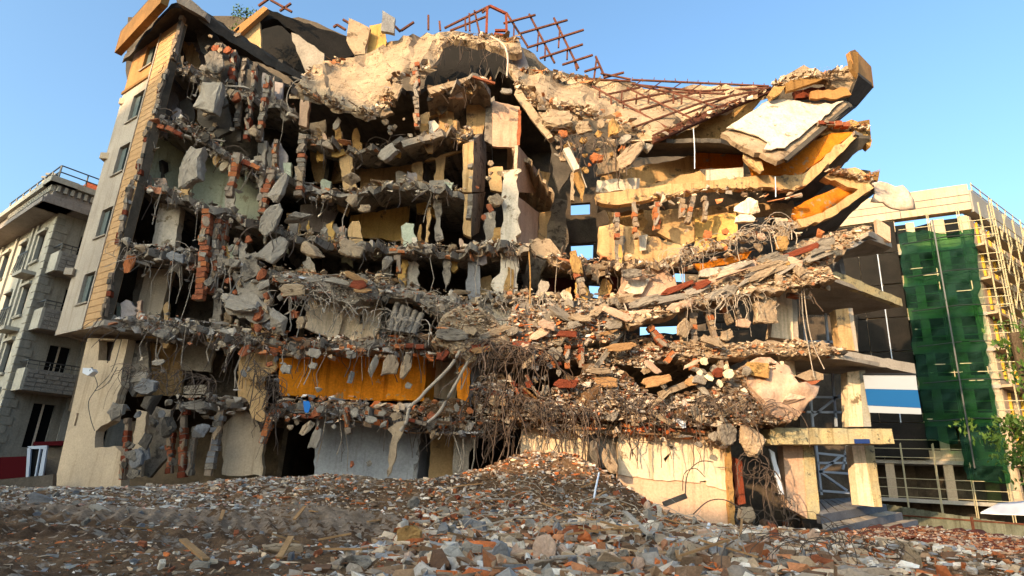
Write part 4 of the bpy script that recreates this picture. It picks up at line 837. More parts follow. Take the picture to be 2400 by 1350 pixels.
for pts, Y, m in (([(1625, 618), (1700, 606), (1762, 588), (1750, 606), (1640, 634)], 22.9, 'orange_paint'), ([(1640, 634), (1750, 610), (1735, 628), (1640, 648)], 22.7, 'white_plaster'), ([(1500, 440), (1640, 400), (1660, 424), (1500, 444)], 23.6, 'tan_wall'),
        ([(1640, 470), (1860, 470), (1860, 510), (1740, 505), (1640, 512)], 25.2, 'tan_wall'), ([(1420, 480), (1640, 470), (1640, 540), (1430, 560)], 25.4, 'tan_wall'), ([(1500, 740), (1800, 700), (1800, 800), (1500, 800)], 29.0, 'blue_grey'),
        ([(470, 480), (560, 510), (600, 600), (470, 600)], 26.5, 'concrete'), ([(640, 560), (860, 580), (940, 590), (930, 660), (700, 640)], 27.5, 'concrete'), ([(420, 640), (640, 650), (640, 780), (420, 760)], 27.0, 'concrete'), ([(900, 690), (1100, 720), (1090, 800), (900, 800)], 27.0, 'concrete'),
        ([(720, 340), (840, 360), (940, 360), (930, 420), (740, 430)], 27.0, 'tan_wall'), ([(1225, 440), (1330, 470), (1330, 600), (1225, 570)], 28.0, 'concrete'), ([(1225, 590), (1330, 600), (1300, 690), (1225, 690)], 28.6, 'concrete')):
    if m == 'blue_grey': continue
    wall(pts, Y, m, .15, 2.5)
# ================================================================ building with shops and flats to the left
HL = empty('neighbour_house', (-23.4, 30, 0), 'pale green house with grey brick balconies and a dentilled grey eave, left of the ruin', 'house')
HC = Vector((-23.35, 29.0)); HR = Vector((.60, .80)); HLd = Vector((-.785, .62)); OUTR = Vector((.8, -.6, 0))
def hb(name, side, u0, u1, o0, o1, z0, z1, m, p=HL):      # boxes along the right (R) or left (L) face, o metres outside
    d = HR if side == 'R' else HLd; n = Vector((.8, -.6)) if side == 'R' else Vector((-.62, -.785))
    Rm = Matrix((Vector((*d, 0)), Vector((*n, 0)), Vector((0, 0, 1)))).transposed(); c = HC + d * ((u0 + u1) / 2) + n * ((o0 + o1) / 2)
    return box(name, (c.x, c.y, (z0 + z1) / 2), abs(u1 - u0), abs(o1 - o0), abs(z1 - z0), m, p, Rm)
fl = [1.9, 4.75, 7.65, 10.55, 13.6]
wr = [(1.2, 2.1, z + .15, z + 2.2) for z in fl[:-1]] + [(3.9, 4.7, 2.2, 4.0)]
holewall('wall', HC, HR, .3, 0, 9, -.5, 13.6, wr, 'green_paint_wall', HL, (-.8, .6, 0))
wl = [(a, a + 1.1, z + .7, z + 2.3) for z in fl[:-1] for a in (1.2, 4.2, 7.4)]
holewall('wall', HC, HLd, .3, 0, 12, -.5, 13.6, wl, 'green_light_wall', HL, (.62, .785, 0))
box('interior', (-23.2, 34.6, 6.5), 4.5, 4.5, 13, 'shade_wall', HL)
for (a, b, c, d) in wl:
    wn = hb('window', 'L', a, b, -.24, -.18, c, d, 'black_glass'); hb('frame', 'L', a + .5, a + .58, -.18, -.12, c, d, 'white_plaster', wn)
    hb('sill', 'L', a - .1, b + .1, .0, .12, c - .12, c, 'green_light_wall'); hb('pediment', 'L', a - .12, b + .12, .0, .14, d, d + .16, 'green_light_wall')
for (a, b, c, d) in wr: wn = hb('window', 'R', a, b, -.24, -.18, c, d, 'black_glass'); hb('frame', 'R', (a + b) / 2 - .04, (a + b) / 2 + .04, -.18, -.12, c, d, 'white_plaster', wn)
z = .2; k = 0
while z < 13.4:
    o = .06 if k % 2 else .04; w1 = .62 if k % 2 else .42
    hb('quoin', 'L', -.06, w1, .0, .05, z, z + .36, 'green_light_wall'); hb('quoin', 'R', -.045, w1 * .9, .0, .05, z, z + .36, 'green_paint_wall'); z += .4; k += 1
for u in (2.6, 3.4): hb('pilaster', 'L', u, u + .35, 0, .1, 0, 13.5, 'green_light_wall')
for u in (6.2, 9.0): hb('pilaster', 'L', u, u + .35, 0, .1, 0, 13.5, 'green_light_wall')
for u in (2.5, 3.5): hb('pilaster', 'R', u, u + .3, 0, .1, 0, 13.5, 'green_light_wall')
for zf in fl[1:4]:
    b = hb('balcony', 'R', .25, 5.2, 0, 1.1, zf - .22, zf, 'grey_cornice')
    pr = hb('balcony_wall', 'R', .25, 5.2, 1.1, 1.22, zf - .2, zf + .82, 'grey_brick', b); hb('balcony_wall', 'R', .14, .25, 0, 1.22, zf - .2, zf + .82, 'green_light_wall', b)
    for r in range(5):
        u = .27
        while u < 5.15:
            L = random.choice((.28, .42, .6)); 
            if zf > 4.5: hb('stone', 'R', u, min(u + L - .03, 5.18), 1.22, 1.245 + random.random() * .03, zf - .18 + r * .2, zf - .01 + r * .2, 'grey_brick', pr)
            u += L
    rail = MB()
    def hp(u, o, z): q = HC + HR * u + Vector((.8, -.6)) * o; return Vector((q.x, q.y, z))
    rail.bar(hp(.2, 1.16, zf + 1.2), hp(5.1, 1.16, zf + 1.2), .05); rail.bar(hp(.2, 1.16, zf + 1.02), hp(5.1, 1.16, zf + 1.02), .03); rail.bar(hp(.2, .05, zf + 1.2), hp(.2, 1.16, zf + 1.2), .05)
    for i in range(12): rail.bar(hp(.2 + i * .44, 1.16, zf + .8), hp(.2 + i * .44, 1.16, zf + 1.2), .03)
    rail.build('railing', 'iron', b)
    # railing of the balcony round on the left face
    b2 = hb('balcony', 'L', .9, 2.5, 0, .6, zf - .18, zf, 'green_light_wall'); r2 = MB()
    def hq(u, o, z): q = HC + HLd * u + Vector((-.62, -.785)) * o; return Vector((q.x, q.y, z))
    r2.bar(hq(.9, .58, zf + .95), hq(2.5, .58, zf + .95), .05)
    for i in range(9): r2.bar(hq(.9 + i * .2, .58 + .1 * (i % 2), zf), hq(.9 + i * .2, .58, zf + .95), .025)
    r2.build('railing', 'iron', b2)
ev = [hb('eave', s, -1.0, 9 if s == 'R' else 14, -.3, 1.05, 13.6, 13.86, 'grey_cornice') for s in 'RL']
for s in 'RL':
    hb('cornice', s, -.9, 9 if s == 'R' else 14, -.2, .86, 13.86, 14.1, 'grey_cornice'); hb('cornice', s, -.62, 9 if s == 'R' else 14, -.2, .62, 14.1, 14.8, 'grey_cornice'); hb('cornice', s, -.95, 9 if s == 'R' else 14, -.25, .9, 14.8, 15.1, 'green_light_wall')
    for i in range(16 if s == 'R' else 24):
        u = -.55 + i * .3; hb('dentil', s, u, u + .14, .62, .76, 14.42, 14.74, 'green_light_wall')
rr = MB()
for s, n in ((HR, Vector((.8, -.6))), (HLd, Vector((-.62, -.785)))):
    for zz in (15.5, 15.85): a = HC + s * -.6 + n * .6; b = HC + s * 8 + n * .6; rr.bar((a.x, a.y, zz), (b.x, b.y, zz), .05)
    for i in range(8): a = HC + s * (-.6 + i * 1.2) + n * .6; rr.bar((a.x, a.y, 15.1), (a.x, a.y, 15.85), .05)
rr.build('railing', 'iron', HL)
for px, py, h in ((102, 440, 1.3), (112, 432, 1.5), (122, 432, 1.5)):
    q = P(px, py, 31); q.z = 15.2; box('chimney', q + Vector((0, 0, h / 2 - .1)), .2, .22, h, 'grey_brick' if px != 102 else 'white_plaster', HL)
    box('chimney_cap', q + Vector((0, 0, h - .05)), .32, .34, .12, 'iron', HL)
panel('roof', [(188, 440), (206, 426), (238, 438), (236, 462), (190, 450)], 33, .5, 'brick_dark', HL)
# low fence, bin, frame leaning by the house
def pth(name, pts, Y, th, m, label, cat, amp=0, **k): return tag(panel(name, pts, Y, th, m, None, amp=amp, **k), label, cat)
pth('site_wall', [(-40, 1128), (0, 1124), (124, 1112), (122, 1180), (-40, 1180)], 23.2, .2, 'dark_concrete', 'low black wall between the rubble and the green house at the left edge', 'wall')
pth('skip', [(-60, 1074), (66, 1069), (74, 1118), (70, 1170), (-60, 1170)], 25.2, 1.5, 'maroon', 'dark maroon steel skip standing behind the low black wall', 'skip')
df = empty('door_frame', P(85, 1110, 24.4), 'pale metal door frame leaning beside the maroon skip', 'door frame')
for pts in ([(64, 1046), (110, 1044), (109, 1052), (70, 1052)], [(64, 1050), (72, 1050), (66, 1125), (60, 1125)], [(102, 1048), (110, 1048), (98, 1125), (88, 1125)], [(92, 1052), (95, 1052), (82, 1125), (79, 1125)]): panel('bar', pts, 24.4, .08, 'pvc_grey', df)
panel('glass', [(72, 1052), (102, 1052), (92, 1125), (66, 1125)], 24.5, .03, 'black_glass', df)
awn = empty('shed', P(120, 1060, 26), 'small dark shed behind the pale door frame, tight against the ruin', 'shed')
panel('roof', [(78, 1036), (150, 1033), (146, 1044), (76, 1044)], 25.8, 1.2, 'maroon', awn); panel('wall', [(106, 1046), (150, 1044), (140, 1150), (95, 1150)], 26, .2, 'dark_concrete', awn)

# ================================================================ block under renovation on the right
HB = empty('scaffolded_block', (32, 46, 0), 'beige block under renovation behind scaffolding, right of the ruin', 'building')
BC = Vector((34.2, 42.0)); BL = Vector((-.87, .49)); BR = Vector((.82, .57)); BL.normalize(); BR.normalize()
nL = Vector((-BL.y, BL.x)) * -1; nL = Vector((-.49, -.87)) ; nR = Vector((.57, -.82))
def bb(name, s, u0, u1, o0, o1, z0, z1, m, p=HB):
    d, n = (BL, nL) if s == 'L' else (BR, nR); Rm = Matrix((Vector((*d, 0)), Vector((*n, 0)), Vector((0, 0, 1)))).transposed(); c = BC + d * ((u0 + u1) / 2) + n * ((o0 + o1) / 2)
    return box(name, (c.x, c.y, (z0 + z1) / 2), abs(u1 - u0), abs(o1 - o0), abs(z1 - z0), m, p, Rm)
def bp(s, u, o, z): d, n = (BL, nL) if s == 'L' else (BR, nR); q = BC + d * u + n * o; return Vector((q.x, q.y, z))
ST = 2.62; zb = [1.9 + ST * i for i in range(9)]
bb('parapet', 'L', -.3, 20, -.3, .45, 22.9, 25.0, 'right_beige'); bb('parapet', 'R', .3, 26, -.3, .45, 22.9, 24.7, 'right_grey')
for z in (23.5, 24.1): bb('joint_strip', 'L', -.3, 20, .45, .47, z, z + .05, 'iron')
for u in (4.2, 9.5): bb('joint_strip', 'L', u, u + .05, .45, .47, 22.9, 25, 'iron')
bb('core', 'L', .5, 22, -12, -3.2, 0, 23.4, 'shade_wall'); bb('core', 'R', .5, 24, -12, -2.6, 0, 23, 'shade_wall')
for i, z in enumerate(zb[:-1]):
    for s in 'LR':
        bb('floor_slab', s, -.1 if s == 'L' else 0, 20 if s == 'L' else 26, -3, .12, z - .25, z, 'right_grey' if s == 'L' else 'concrete')
    for u in ((0, 3.4, 6.9, 10.4, 14)): bb('column', 'L', u, u + .55, -.5, .04, z, z + ST - .25, 'right_beige')
    if i >= 1:
        for u in (3.4 + .55 + 0, 0.55): bb('infill_wall', 'L', u + .9, u + 1.75, -.3, -.05, z, z + ST - .25, 'right_beige'); bb('window', 'L', u, u + .9, -.35, -.28, z, z + ST - .25, 'black_glass'); 
        bb('sill_wall', 'L', .55, 6.9, -.28, -.02, z, z + .7, 'right_beige')
        bb('infill_wall', 'L', 5.7, 6.9, -.28, -.03, z + .7, z + ST - .25, 'tan_wall')
    for j, u in enumerate(np.arange(.2, 24, 2.4)):
        u = float(u); bb('column', 'R', u, u + .4, -.4, .05, z, z + ST - .25, 'right_beige')
        if i: bb('infill_wall', 'R', u + .4, u + 1.3, -.3, -.05, z, z + ST - .25, 'pinkish' if (i + j) % 3 else 'right_beige'); bb('window', 'R', u + 1.3, u + 2.3, -.34, -.28, z + .5, z + ST - .35, 'black_glass'); bb('sill_wall', 'R', u + 1.3, u + 2.4, -.3, -.08, z, z + .5, 'right_beige')
        if i and j < 7: bb('window_frame', 'R', u + 1.32, u + 1.5, -.2, .1, z + .5, z + ST - .4, 'yellow_frame')
    bb('ledge', 'R', 0, 26, .1, .75, z - .2, z - .02, 'right_beige')
# dark glazed bay on the left face
for i, z in enumerate(zb[1:-1]):
    for j in range(11):
        u = 4.75 + j * 1.35; bb('glass_panel', 'L', u, u + 1.31, .25, .31, z + .02 + (.0 if (i + j) % 5 else .05), z + ST - .05, 'shade_glass_black')
bb('dark_sheet', 'L', 4.7, 18, .4, .45, 4.6, 7.1, 'shade_glass_black'); bb('spandrel', 'L', 4.7, 20, .12, .24, 21.9, 22.9, 'right_beige')
for u in (6.1, 9.0): bb('glazing_bar', 'L', u, u + .06, .31, .38, 5, 22, 'pvc_grey')
# scaffolding
SC = empty('scaffolding', (33, 41, 0), 'pale tube scaffolding with plank decks on both street faces of the beige block', 'scaffolding')
def tubeo(a, b, r=.034, m='scaffold', name='pole'): return MB().tube([a, b], r, 5).build(name, m, SC)
for u in np.arange(-1.2, 10, 1.9):
    for o in (.7, 1.5): tubeo(bp('L', float(u), o, .3), bp('L', float(u), o, 22.5 + .6 * random.random() if u < 4.4 else 5.6))
for u in np.arange(-.6, 25, 2.0):
    for o in (1.0, 1.8): tubeo(bp('R', float(u), o, .3), bp('R', float(u), o, 22.3 + random.random()), .05)
for z in zb[:-1]:
    for zz in (z + .1, z + .7, z + 1.3):
        tubeo(bp('L', -1.3, 1.5, zz), bp('L', 9.5 if z < 5 else 4.6, 1.5, zz), .022 if z < 5 else .034, name='ledger'); tubeo(bp('R', -.8, 1.8, zz), bp('R', 25, 1.8, zz), name='ledger')
    d, n = BR, nR; 
    for j in range(6): a = -.6 + j * 4.2; R3 = Matrix((Vector((*BR, 0)), Vector((*nR, 0)), Vector((0, 0, 1)))).transposed(); c = bp('R', a + 2, 1.4, z + .02 + .01 * (j % 2)); box('deck_board', c, 4.1, .65, .05, 'scaffold_board', SC, R3)
    for j in range(0, 24, 4): tubeo(bp('R', j, 1.85, z), bp('R', j + 2, 1.85, z + ST), .035, name='brace')
rl = MB()
for zz in (25.2, 25.7): rl.bar(bp('R', 1.5, .2, zz), bp('R', 26, .2, zz), .06)
for j in range(14): rl.bar(bp('R', 1.5 + j * 1.8, .2, 24.6), bp('R', 1.5 + j * 1.8, .2, 25.8), .06)
rl.build('roof_railing', 'scaffold', SC)
# green debris netting: woven cloth, partly see-through
nm = bpy.data.materials.new('net'); nm.use_nodes = True; t_ = nm.node_tree; bs = t_.nodes['Principled BSDF']; bs.inputs['Base Color'].default_value = (.006, .045, .028, 1); bs.inputs['Roughness'].default_value = .8
tr_ = t_.nodes.new('ShaderNodeBsdfTransparent'); tr_.inputs[0].default_value = (.36, .62, .42, 1); tl = t_.nodes.new('ShaderNodeBsdfTranslucent'); tl.inputs[0].default_value = (.015, .09, .045, 1)
m1 = t_.nodes.new('ShaderNodeMixShader'); m1.inputs[0].default_value = .25; m2 = t_.nodes.new('ShaderNodeMixShader')
nz = t_.nodes.new('ShaderNodeTexNoise'); nz.inputs['Scale'].default_value = .5; nz.inputs['Detail'].default_value = 6; tcn = t_.nodes.new('ShaderNodeTexCoord'); rp = t_.nodes.new('ShaderNodeValToRGB'); rp.color_ramp.elements[0].color = (.48,) * 3 + (1,); rp.color_ramp.elements[1].color = (.97,) * 3 + (1,); rp.color_ramp.elements[0].position = .3; rp.color_ramp.elements[1].position = .7
t_.links.new(tcn.outputs['Object'], nz.inputs['Vector']); t_.links.new(nz.outputs['Fac'], rp.inputs[0]); t_.links.new(rp.outputs[0], m2.inputs[0])
t_.links.new(bs.outputs[0], m1.inputs[1]); t_.links.new(tl.outputs[0], m1.inputs[2]); t_.links.new(m1.outputs[0], m2.inputs[1]); t_.links.new(tr_.outputs[0], m2.inputs[2]); t_.links.new(m2.outputs[0], t_.nodes['Material Output'].inputs[0]); MATS['net'] = nm
netA = (tuple(bp('L', 0, 2.0, 0))[:2], tuple(BL))
def net(pts, label, off=0):
    A = bp('L', 0, 1.75 + off, 0); o = panel('debris_net', pts, 0, .03, 'net', None, plane=((A.x, A.y), (BL.x, BL.y)), amp=2.2, grid=11, relief=.5, step=16, seed=off * 7); o.data.polygons.foreach_set('use_smooth', [True] * len(o.data.polygons)); return tag(o, label, 'netting', 'green nets on the scaffold')
net([(2104, 546), (2160, 540), (2184, 542), (2230, 548), (2282, 530), (2292, 620), (2305, 780), (2335, 960), (2372, 1132), (2268, 1124), (2246, 1010), (2242, 985), (2166, 985), (2142, 830), (2122, 690)], 'dark green debris net hanging down the scaffold to near the ground')
net([(2166, 984), (2240, 985), (2246, 1040), (2172, 1032)], 'short loose flap of green net low on the scaffold by the dark bay', .2)
hm = Wires()
for z in zb[2:-1]: hm.tube([bp('L', u, 2.1, z + .35 * math.sin(u) * .3) for u in (-.3, .8, 1.8, 2.6, 3.6, 4.6)], .035, 4)
hm.tube([bp('L', 2.45, 2.1, z) for z in (4, 9, 14, 19, 21.8)], .06, 4)
tag(hm.build('net_rope', 'iron'), 'black ropes and hems crossing the green nets', 'rope')
# low open storeys: boards and slatted fence of the renovation site
SF = empty('site_fence', P(2280, 1230, 30), 'weathered grey green corrugated metal fence along the renovation site', 'fence')
fa, fb = P(2068, 1180, 31), P(2420, 1232, 25.5); fa.z = fb.z = 0; L_ = (fb - fa).length; d_ = (fb - fa).normalized(); nfp = int(L_ / .32)
for i in range(nfp):
    c = fa + d_ * (.32 * (i + .5)); a_ = math.atan2(d_.y, d_.x); Rz = Matrix.Rotation(a_ + (.12 if i % 2 else -.12), 3, 'Z')
    zt = P(2068 + 352 * (i + .5) / nfp, 1180 + 52 * (i + .5) / nfp, 31 - 5.5 * (i + .5) / nfp).z
    box('fence_sheet', c + Vector((0, 0, zt - .75)), .33, .03, 1.5, 'sheet_metal', SF, Rz)
for i in range(0, nfp, 12): c = fa + d_ * (.32 * i); box('post', c + Vector((0, -.08, zt - .7)), .08, .08, 1.7, 'rusty_steel', SF)
MB().bar(fa + Vector((0, -.05, zt + .02)), fb + Vector((0, -.05, zt + .02)), .06).build('top_rail', 'rusty_steel', SF)
tag(panel('tarpaulin', [(2298, 1198, 27), (2340, 1178, 28.5), (2420, 1172, 28.5), (2420, 1206, 26.5), (2345, 1205, 26.5)], 0, .06, 'white_metal', None, grid=14, relief=.05), 'white sheet draped over something behind the site fence at the right edge', 'tarpaulin')
# banner under the canopy
bn = empty('banner', P(2090, 920, 23.6), 'white banner with one broad blue stripe hung under the canopy', 'banner')
panel('stripe', [(2023, 878), (2146, 878), (2151, 914), (2028, 911)], 23.6, .02, 'banner_white', bn); panel('stripe', [(2028, 911.5), (2151, 914.5), (2158, 956), (2034, 950)], 23.6, .02, 'banner_blue', bn); panel('stripe', [(2034, 950.5), (2158, 956.5), (2160, 971), (2038, 967)], 23.6, .02, 'banner_white', bn)
MB().tube([P(2022, 877, 23.57), P(2147, 877, 23.57)], .03, 6).build('rod', 'iron', bn)

# sheet of torn insulation flying off the right end
tag(panel('insulation_sheet', [(2046, 428), (2064, 424), (2078, 430), (2100, 436), (2118, 432), (2134, 452), (2146, 490), (2110, 492), (2080, 484), (2040, 474), (2050, 452)], 23.6, .08, 'sheet_white', None, amp=2, grid=12, relief=.16), 'torn whitish sheet of insulation fluttering from the right end of the ruin', 'insulation sheet')

# ================================================================ steel left on the roof
RF = empty('roof_frame', P(1290, 130, 26), 'rusty steel purlins and rafters of the vanished roof, leaning over the middle of the ruin', 'roof frame')
def fb_(lst, Y, w_, name, root=RF, m='rusty_steel'):
    for a, b in lst: MB().bar(P(a[0], a[1], a[2] if len(a) > 2 else Y), P(b[0], b[1], b[2] if len(b) > 2 else Y), w_).build(name, m, root)
fb_([((1180, 55), (1255, 35)), ((1215, 80), (1330, 47)), ((1235, 112), (1368, 70)), ((1265, 137), (1366, 104)), ((1318, 152), (1389, 129)), ((1370, 168), (1405, 157)), ((1415, 182), (1462, 170))], 26, .09, 'purlin')
fb_([((1187, 30), (1236, 108)), ((1240, 33), (1300, 148)), ((1298, 42), (1356, 160)), ((1396, 132), (1418, 182)), ((1398, 140), (1388, 215))], 26.1, .09, 'rafter')
fb_([((1262, 78), (1259, 120)), ((1312, 64), (1309, 112)), ((1330, 113), (1329, 140)), ((1278, 108), (1277, 142)), ((1205, 55), (1204, 90)), ((1346, 140), (1352, 165))], 26.1, .08, 'post')
fb_([((1042, 66), (1148, 14)), ((1055, 72), (1142, 38)), ((1130, 30), (1150, 14)), ((1112, 25), (1124, 78)), ((1090, 45), (1092, 72)), ((1100, 32), (1101, 72))], 25.6, .09, 'rafter')
fb_([((1148, 14), (1186, 32)), ((1186, 32), (1188, 92)), ((1142, 16), (1140, 78)), ((1160, 72), (1186, 72)), ((1158, 80), (1186, 84))], 25.4, .12, 'post', m='brick_dark')
RG = empty('collapsed_roof_grid', P(1600, 240, 24), 'collapsed grid of rusty roof steel lying on the sagging roof plate at the right', 'roof frame')
fb_([((1388, 202, 24.6), (1565, 300, 22.4)), ((1470, 206, 25), (1618, 276, 22.6)), ((1560, 212, 25), (1680, 250, 23)), ((1480, 187, 25.6), (1802, 202, 25)), ((1484, 198, 25.2), (1640, 214, 25)), ((1640, 214, 25), (1796, 206, 24.8)), ((1378, 186, 25.5), (1478, 190, 25.6)), ((1408, 172, 26), (1478, 186, 25.6)),
     ((1486, 298, 22.4), (1652, 238, 23.4)), ((1652, 238, 23.4), (1796, 208, 24.4)), ((1450, 240, 23.6), (1560, 218, 24.4)), ((1500, 258, 23.4), (1640, 214, 24.6)), ((1530, 318, 22), (1664, 258, 23)), ((1664, 258, 23), (1806, 204, 24.4)), ((1420, 222, 24.2), (1500, 205, 25)), ((1600, 270, 22.8), (1720, 222, 24.2)), ((1480, 196, 25.1), (1560, 215, 24.9)), ((1560, 215, 24.9), (1700, 220, 24.4))], 24, .075, 'bar', RG)
fb_([((x, y, Y), (x + random.uniform(-2, 2), y + h, Y)) for x, y, h, Y in ((1432, 228, 24, 24), (1458, 212, 24, 24.2), (1492, 222, 22, 24), (1520, 222, 20, 24), (1500, 258, 18, 23.2), (1578, 222, 20, 24), (1598, 226, 18, 24), (1555, 255, 14, 23.4), (1640, 214, 14, 24.4), (1405, 205, 24, 24.4), (1462, 238, 24, 23.8))], 24, .07, 'post', RG)
sp = [(x, 186 + (x - 1480) * .045 + random.uniform(-2, 1)) for x in range(1480, 1800, 26)]
fb_([((x, y + 4, 25.3), (x + random.uniform(-3, 3), y - 5, 25.3)) for x, y in sp], 25, .03, 'pin', RG)
fb_([((x, 190 + (x - 1480) * .04, 25.2), (x - 34, 215 + (x - 1480) * .02, 24.6)) for x in range(1500, 1800, 48)], 25, .05, 'bar', RG)
RH = empty('bent_frame', P(640, 20, 26), 'bent black steel bars sticking up from the dark roof wing at top left', 'roof frame')
fb_([((606, 14), (634, -6)), ((634, 0), (684, 28)), ((656, 26), (682, 8)), ((782, 64), (790, 58)), ((790, 58), (810, 70)), ((804, 46), (818, 54))], 26, .1, 'bar', RH)
RI = empty('roof_rod', P(1004, 60, 26), 'upright rods and stubs standing on the crest of the tan roof plate', 'rod')
fb_([((1004, 36), (1004, 70)), ((1030, 50), (1032, 72)), ((940, 72), (970, 52)), ((926, 62), (938, 74))], 26, .1, 'rod', RI)

# ================================================================ loose lumps, each its own thing
MCOL = {'concrete': 'grey', 'light_concrete': 'pale grey', 'dark_concrete': 'black', 'tan_concrete': 'tan', 'brick': 'red', 'brick_orange': 'orange', 'brick_dark': 'dark red', 'blue_grey': 'blue grey', 'ochre': 'ochre', 'pinkish': 'pinkish', 'cream': 'cream', 'white_plaster': 'white', 'mortar': 'grey', 'shade_wall': 'black'}
LM = [(455, 395, 'the tall rounded slab'), (492, 235, 'the big pale plaster block'), (598, 312, 'the tan stone between the brick piers'), (520, 120, 'the torn left roof edge'), (540, 420, 'the hanging brick pier of the mint room'), (478, 600, 'the tallest red brick pier'), (535, 590, 'the shorter red brick piers'), (600, 660, 'the snapped pillar foot'), (560, 715, 'the long pale slab'), (652, 770, 'the pale concrete tongue'), (660, 690, 'the cream wall corner'), (690, 860, 'the dark end of the orange wall'), (600, 830, 'the second floor edge at left'), (345, 905, 'the bulky blue grey lump'), (360, 1000, 'the charred brick piers'), (300, 1060, 'the torn foot of the left wall'),
 (1310, 284, 'the cracked screed plate'), (1380, 330, 'the squarish tan block'), (1440, 310, 'the ochre lump'), (1340, 380, 'the red striped post'), (1478, 380, 'the big leaning boulder'), (1195, 420, 'the top of the peeling white pillar'), (1190, 540, 'the foot of the peeling white pillar'), (1140, 480, 'the grey shaft wall'), (1140, 830, 'the knot of wires'), (1210, 900, 'the dark red fallen beams'), (1300, 850, 'the short brick stubs'), (1130, 910, 'the bright orange column'), (1640, 640, 'the narrow window gap'), (1700, 600, 'the foot of the yellow wall'), (1832, 572, 'the yellow drum'), (1858, 640, 'the pinkish stone'), (1930, 580, 'the upper canopy'), (1940, 680, 'the middle canopy'), (1780, 660, 'the cracked tan slab'),
 (950, 180, 'the draped roof edge'), (975, 240, 'the thin upper brick pier'), (930, 290, 'the pale beam'), (1690, 900, 'the cream bulge'), (1650, 980, 'the brick lintel'), (1740, 990, 'the fat tan boulder'), (715, 955, 'the blue cloth'), (810, 985, 'the small hanging brick pier'), (900, 980, 'the row of pale lumps'), (1010, 990, 'the end of the white ducts'), (1100, 1000, 'the pale column stump'), (1190, 1000, 'the black doorway'),
 (60, 1160, 'the low black wall'), (200, 1160, 'the foot of the left wall'), (300, 1200, 'the bent white pipe'), (120, 1215, 'the pale track marks at left'), (380, 1150, 'the charred piers'), (400, 1280, 'the dark soil at left'), (560, 1260, 'the end of the digger tracks'), (700, 1290, 'the middle of the dark soil'), (850, 1240, 'the brown earth patch'), (900, 1330, 'the brown square block'), (980, 1230, 'the left rim of the heap'), (1100, 1240, 'the painted block'), (1098, 1310, 'the pale cube'), (1170, 1325, 'the standing blue grey slab'), (1248, 1235, 'the pale pointed stone'), (1275, 1315, 'the pinkish grey boulder'), (1300, 1170, 'the dark mound'), (1400, 1200, 'the white tube by the mound'), (1400, 1290, 'the long pale rod'), (1510, 1200, 'the upright dark red brick'), (1532, 1310, 'the light blue grey block'), (1600, 1220, 'the rounded red brick'), (1640, 1290, 'the white tube in the heap'), (1690, 1230, 'the cream wall corner'), (1740, 1330, 'the square white stone'), (1815, 1262, 'the white and red stone'), (1900, 1290, 'the arched rod'), (1960, 1340, 'the brown beam end'), (2080, 1300, 'the pit')]
def near(px, py):
    x, y, n = min(LM, key=lambda l: (l[0] - px) ** 2 + (1.6 * (l[1] - py)) ** 2); dx, dy = px - x, (py - y) * 1.6
    r = math.hypot(dx, dy); far = 'just ' if r < 24 else '' if r < 60 else 'well '
    if r < 9: return 'right at ' + n
    if abs(dx) > 2.2 * abs(dy): return far + ('right of ' if dx > 0 else 'left of ') + n
    if abs(dy) > 2.2 * abs(dx): return far + ('below ' if dy > 0 else 'above ') + n
    return far + ('below and ' if dy > 0 else 'above and ') + ('right of ' if dx > 0 else 'left of ') + n
USED = set()
def lump_label(px, py, a, h, m, noun):
    sz = 'tiny' if a < 12 else 'small' if a < 20 else 'middling' if a < 32 else 'large'
    sh = 'flat ' if h < a * .75 else 'upright ' if h > a * 1.25 else ''
    return f"{sz} {sh}{MCOL.get(m, 'grey')} {noun} {near(px, py)}"
ck = lambda *a, **k: chunk(*a, **k)
g1 = 'concrete lumps hanging in the torn front'
